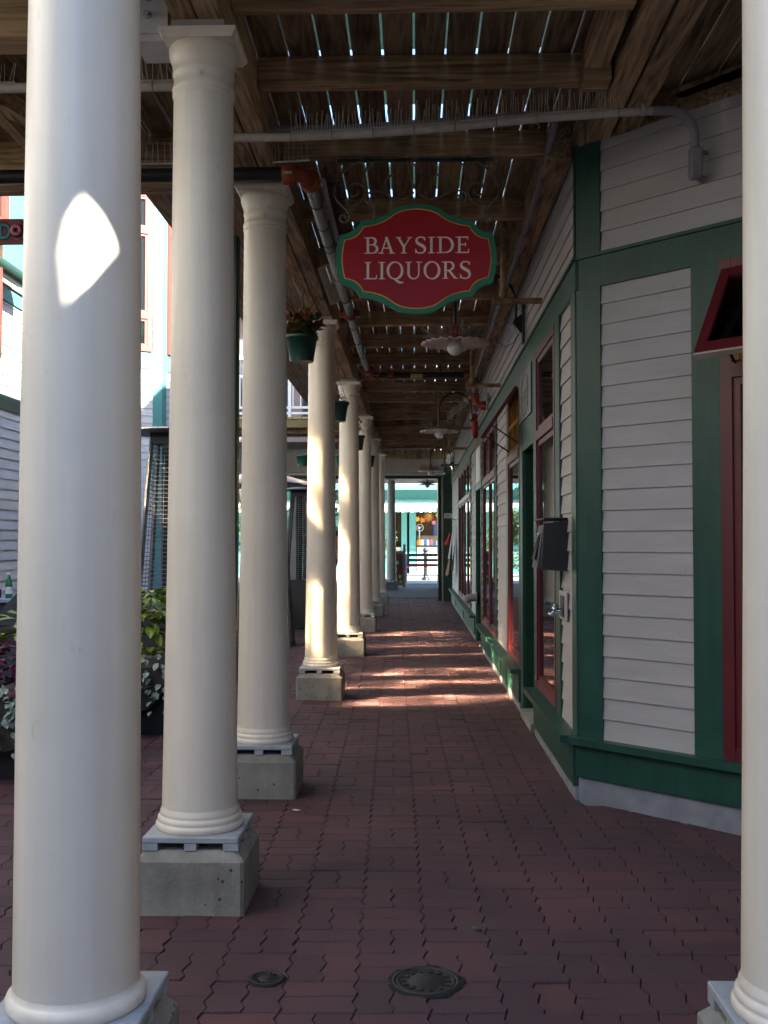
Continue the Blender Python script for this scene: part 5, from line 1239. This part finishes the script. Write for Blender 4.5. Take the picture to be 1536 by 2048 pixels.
# shop across the street
YS = 48.0; q_ = YS/2100
def px(x): return (x-830)*q_
def pz(y): return 1.4+(1086-y)*q_
st = thing('gift_shop', 'teal fronted gift shop with a striped awning across the street', 'shop', (0, YS, 0))
part('roof', MB().prism([(YS-1.3, 4.0), (YS+5, 8.2), (YS+5, 4.0)], (-9, 0, 0), (0, 1, 0), (0, 0, 1), (18, 0, 0)), SHINGLE, st)
for k in range(5): part('shingle_course', MB().box(-9, 9, YS-1.3+k*.42, YS-.9+k*.42, 4.02+k*.28, 4.05+k*.28), SHINGLE, st)
part('fascia', MB().box(-9, 9, YS-1.42, YS-1.3, 3.78, 4.02), TEAL, st); part('frieze', MB().box(-9, 9, YS-.05, YS+.05, 3.2, 3.9), TEAL, st); part('soffit', MB().box(-9, 9, YS-1.3, YS, 3.9, 3.95), TEAL, st)
part('back_wall', MB().box(-9, 9, YS+2.2, YS+2.3, -.02, 4), mat('brown_interior', (.12, .07, .035), .8, .3, 3), st)
part('base_wall', MB().box(px(835), 9, YS-.06, YS+.06, -.02, 1.22), WHITE, st); part('base_wall', MB().box(-9, px(804), YS-.06, YS+.06, -.02, 1.22), mat('tan_wall', (.42, .34, .22), .7), st)
part('counter', MB().box(px(836), 9, YS-.25, YS+.6, 1.22, 1.30), GREEN, st)
for a, b_ in ((804, 815), (820, 833), (-9/q_+830, 788)): part('pier', MB().box(px(a), px(b_), YS-.12, YS+.12, -.02, 3.2), TEAL, st)
part('side_pane', MB().box(px(815), px(820), YS-.02, YS+.02, 1.25, 3.2), HGLASS, st)
part('display_shelf', MB().box(px(836), 9, YS+.7, YS+.9, 1.30, 1.75), mat('tan_box', (.42, .33, .2), .8, .2, 5), st)
aw = part('awning', MB().hexa([(-9, YS-1.6, 2.98), (9, YS-1.6, 2.98), (9, YS-.06, 3.35), (-9, YS-.06, 3.35), (-9, YS-1.6, 3.02), (9, YS-1.6, 3.02), (9, YS-.06, 3.39), (-9, YS-.06, 3.39)]), WHITE, st)
for k in range(80):
    x = -8+k*.2; part('valance_flap', MB().prism([(0, 0), (.19, 0), (.19, -.17), (.145, -.21), (.045, -.21), (0, -.17)], (x, YS-1.62, 2.98), (1, 0, 0), (0, 0, 1), (0, .012, 0)), WHITE if k % 2 else TEAL, aw)
def hangs(name, label, cat, mb, m): return solo(name, mb, m, label, cat)
def star(x, z, r, n=8, y=YS+.15): 
    f = MB(); f.prism([(r*(1 if k % 2 else .5)*math.cos(math.pi*k/n), r*(1 if k % 2 else .5)*math.sin(math.pi*k/n)) for k in range(2*n)], (x, y, z), (1, 0, 0), (0, 0, 1), (0, -.05, 0)); return f
hangs('sun_ornament', 'yellow sun shaped ornament hanging in the gift shop window', 'ornament', star(px(836), pz(1038), .15), YFLOWER)
hangs('fish_ornament', 'orange tassel ornament in the gift shop beside the yellow sun', 'ornament', star(px(846), pz(1040), .17, 5), OFLOWER)
hangs('wicker_star', 'large wicker starburst in the gift shop window', 'ornament', star(px(858), pz(1034), .28, 12, YS+.4), VARNISH)
hangs('yellow_star', 'small yellow star at the right of the gift shop window', 'ornament', star(px(876), pz(1030), .11, 5), YFLOWER)
hangs('pink_garland', 'magenta garland hanging right of the wicker starburst', 'garland', star(px(869), pz(1045), .13, 6), PINK)
f = MB(); f.box(px(868), px(879), YS+.2, YS+.5, 1.75, 2.45, .05); hangs('blue_jersey', 'blue garment hanging at the right of the gift shop counter', 'garment', f, mat('denim', (.05, .08, .16), .9))
t = thing('desk_fan', 'white desk fan on the gift shop counter', 'fan', (px(840), YS+.3, 1.75))
f = MB(); n = 22; f.tube([(px(841)+.16*math.cos(2*math.pi*k/n), YS+.2, pz(1055)+.16*math.sin(2*math.pi*k/n)) for k in range(n+1)], .012, 6); part('guard_ring', f, WHITE, t)
f = MB(); f.tube([(px(840), YS+.25, 1.30), (px(840), YS+.25, pz(1055))], .025, 8); part('stand', f, WHITE, t); f = MB(); f.sphere((px(839), YS+.2, pz(1055)), .07, 12, 8); part('motor', f, WHITE, t)
for k in range(3): q = k*2.094; part('blade', MB().prism([(0, 0), (.13*math.cos(q), .13*math.sin(q)), (.13*math.cos(q+.8), .13*math.sin(q+.8))], (px(841), YS+.21, pz(1055)), (1, 0, 0), (0, 0, 1), (0, .004, 0)), GREYC, t)
rr = random.Random(5)
for k, (x, lab, m) in enumerate(((837, 'orange packet at the left end of the gift shop counter', OFLOWER), (841, 'yellow toy beside the orange packet on the gift shop counter', YFLOWER), (846, 'pale box in the middle of the gift shop counter', PAPER), (851, 'blue box on the gift shop counter', BLUEB), (857, 'white bottle standing on the gift shop counter', WHITE), (864, 'pink book leaning on the gift shop counter', PINK), (870, 'tall blue book at the right of the gift shop counter', BLUEB), (876, 'white book beside the tall blue book', WHITE))):
    f = MB(); h = rr.uniform(.14, .30); f.box(px(x)-.055, px(x)+.055, YS-.2, YS-.08, 1.301, 1.30+h, .012); f.box(px(x)-.03, px(x)+.03, YS-.205, YS-.2, 1.33, 1.30+h*.7); solo('counter_item', f, m, lab, 'goods', 'goods on the gift shop counter')

# trees beyond the courtyard
def tree(x, y, h, label, seed, m=LEAFG, rad=2.4, n=5200):
    rr = random.Random(seed); t = thing('tree', label, 'tree', (x, y, 0), 'trees beyond the courtyard')
    f = MB(); f.tube([(x, y, -.05), (x+.05, y, h*.3), (x-.05, y+.1, h*.55)], .16, 10, radii=[.2, .14, .09])
    cl = []
    for k in range(9):
        a = rr.uniform(0, 6.283); e = Vector((x+rad*.6*math.cos(a)*rr.uniform(.3, 1), y+rad*.6*math.sin(a)*rr.uniform(.3, 1), h*rr.uniform(.45, .95)))
        f.tube([(x, y, h*rr.uniform(.25, .5)), e], .05, 6, radii=[.07, .02]); cl.append(e)
    part('trunk', f, mat('bark', (.07, .05, .035), .9, .3, 8), t)
    f = MB()
    for e in cl+[Vector((x, y, h*.75)), Vector((x+.6, y-.5, h*.3)), Vector((x-.5, y-.4, h*.22))]: leaf_cloud(f, e, (rad*.5, rad*.5, rad*.42), n//12, .16, .10, rr)
    part('crown', f, m, t, kind='stuff')
tree(-3.6, 34, 6.5, 'sunlit leafy tree glimpsed beyond the courtyard left of the fourth column', 21, mat('leaf_sunny', (.11, .15, .03), .6, .4, 5))
tree(-6.5, 40, 7.5, 'larger tree farther back beyond the courtyard', 22, n=7000, rad=3)
tree(-1.9, 44, 3.2, 'low bushy tree by the striped awning', 23, rad=1.2, n=2600)
# umbrella at the far left gap
t = thing('parasol', 'pale parasol open beyond the third column', 'parasol', (-3.1, 22, 0))
f = MB(); f.lathe([(1.25, 2.55), (.02, 2.92)], (-3.1, 21.2, 0), 8, False, capb=False, capt=False); part('canopy', f, CLOTHW, t); part('pole', MB().tube([(-3.1, 21.2, -.02), (-3.1, 21.2, 2.93)], .022, 8), STEEL, t)

# ------------------------------------------------------------------ person glimpsed between the fourth and fifth columns
pt = thing('person', 'person in a patterned top and dark shorts standing beyond the fourth column', 'person', (-2.28, 31, 0))
def skinned(name, verts, edges, radii, m, parent, sub=1):
    me = bpy.data.meshes.new(name); me.from_pydata([Vector(v) for v in verts], edges, []); o_ = bpy.data.objects.new(name, me); col.objects.link(o_)
    o_.modifiers.new('skin', 'SKIN'); sv = me.skin_vertices[0].data
    for i, r_ in enumerate(radii): sv[i].radius = (r_ if isinstance(r_, tuple) else (r_, r_))
    sv[0].use_root = True
    o_.modifiers.new('sub', 'SUBSURF').levels = sub; o_.modifiers['sub'].render_levels = sub; bpy.context.view_layer.update()
    me2 = bpy.data.meshes.new_from_object(o_.evaluated_get(bpy.context.evaluated_depsgraph_get())); bpy.data.objects.remove(o_); me2.name = name
    me2.materials.clear(); me2.materials.append(m); me2.polygons.foreach_set('use_smooth', [True]*len(me2.polygons)); return part(name, me2, m, parent)
BV = [(0, 0, .92), (0, 0, 1.10), (0, -.01, 1.30), (0, 0, 1.42), (0, -.01, 1.49), (0, -.02, 1.58), (0, -.02, 1.69),
      (.10, 0, .88), (.11, -.01, .50), (.11, .02, .09), (.12, -.10, .03), (-.10, 0, .88), (-.11, .01, .50), (-.11, .04, .09), (-.12, -.08, .03),
      (.19, 0, 1.38), (.24, .02, 1.12), (.22, -.10, .92), (.21, -.15, .83), (-.19, 0, 1.38), (-.24, .02, 1.12), (-.20, -.12, .95), (-.19, -.18, .87)]
BE = [(0, 1), (1, 2), (2, 3), (3, 4), (4, 5), (5, 6), (0, 7), (7, 8), (8, 9), (9, 10), (0, 11), (11, 12), (12, 13), (13, 14), (3, 15), (15, 16), (16, 17), (17, 18), (3, 19), (19, 20), (20, 21), (21, 22)]
BR = [(.15, .11), (.13, .10), (.15, .11), (.09, .08), .055, .085, .08, .085, .058, .042, .04, .085, .058, .042, .04, .055, .042, .033, .03, .055, .042, .033, .03]
skinned('body', BV, BE, BR, SKIN, pt)
skinned('patterned_top', [(0, 0, .98), (0, 0, 1.10), (0, -.01, 1.30), (0, 0, 1.40), (.17, 0, 1.37), (.22, .01, 1.22), (-.17, 0, 1.37), (-.22, .01, 1.22)], [(0, 1), (1, 2), (2, 3), (3, 4), (4, 5), (3, 6), (6, 7)],
        [(.17, .125), (.15, .115), (.165, .125), (.11, .10), .075, .062, .075, .062], mat('patterned_cloth', (.04, .04, .05), .9, .5, 28, c2=(.75, .75, .75)), pt)
skinned('shorts', [(0, 0, .94), (.10, 0, .86), (.11, 0, .62), (-.10, 0, .86), (-.11, 0, .62)], [(0, 1), (1, 2), (0, 3), (3, 4)], [(.165, .125), .105, .09, .105, .09], CLOTHB, pt)
f = MB(); f.sphere((-2.28, 31.0, 1.67), .108, 14, 10, 1.05); part('hair', f, mat('dark_hair', (.015, .011, .009), .6), pt)
for o_ in list(pt.children):
    if o_.name.startswith(('body', 'patterned', 'shorts')): pass
f = MB(); f.sphere((-2.28, 30.905, 1.60), .016, 8, 6); part('nose', f, SKIN, pt)
for sx in (-1, 1):
    f = MB(); f.sphere((-2.28+sx*.032, 30.90, 1.625), .011, 8, 6); part('eye', f, BLACKM, pt)
    f = MB(); f.sphere((-2.28+sx*.085, 30.975, 1.60), .024, 8, 6); part('ear', f, SKIN, pt)
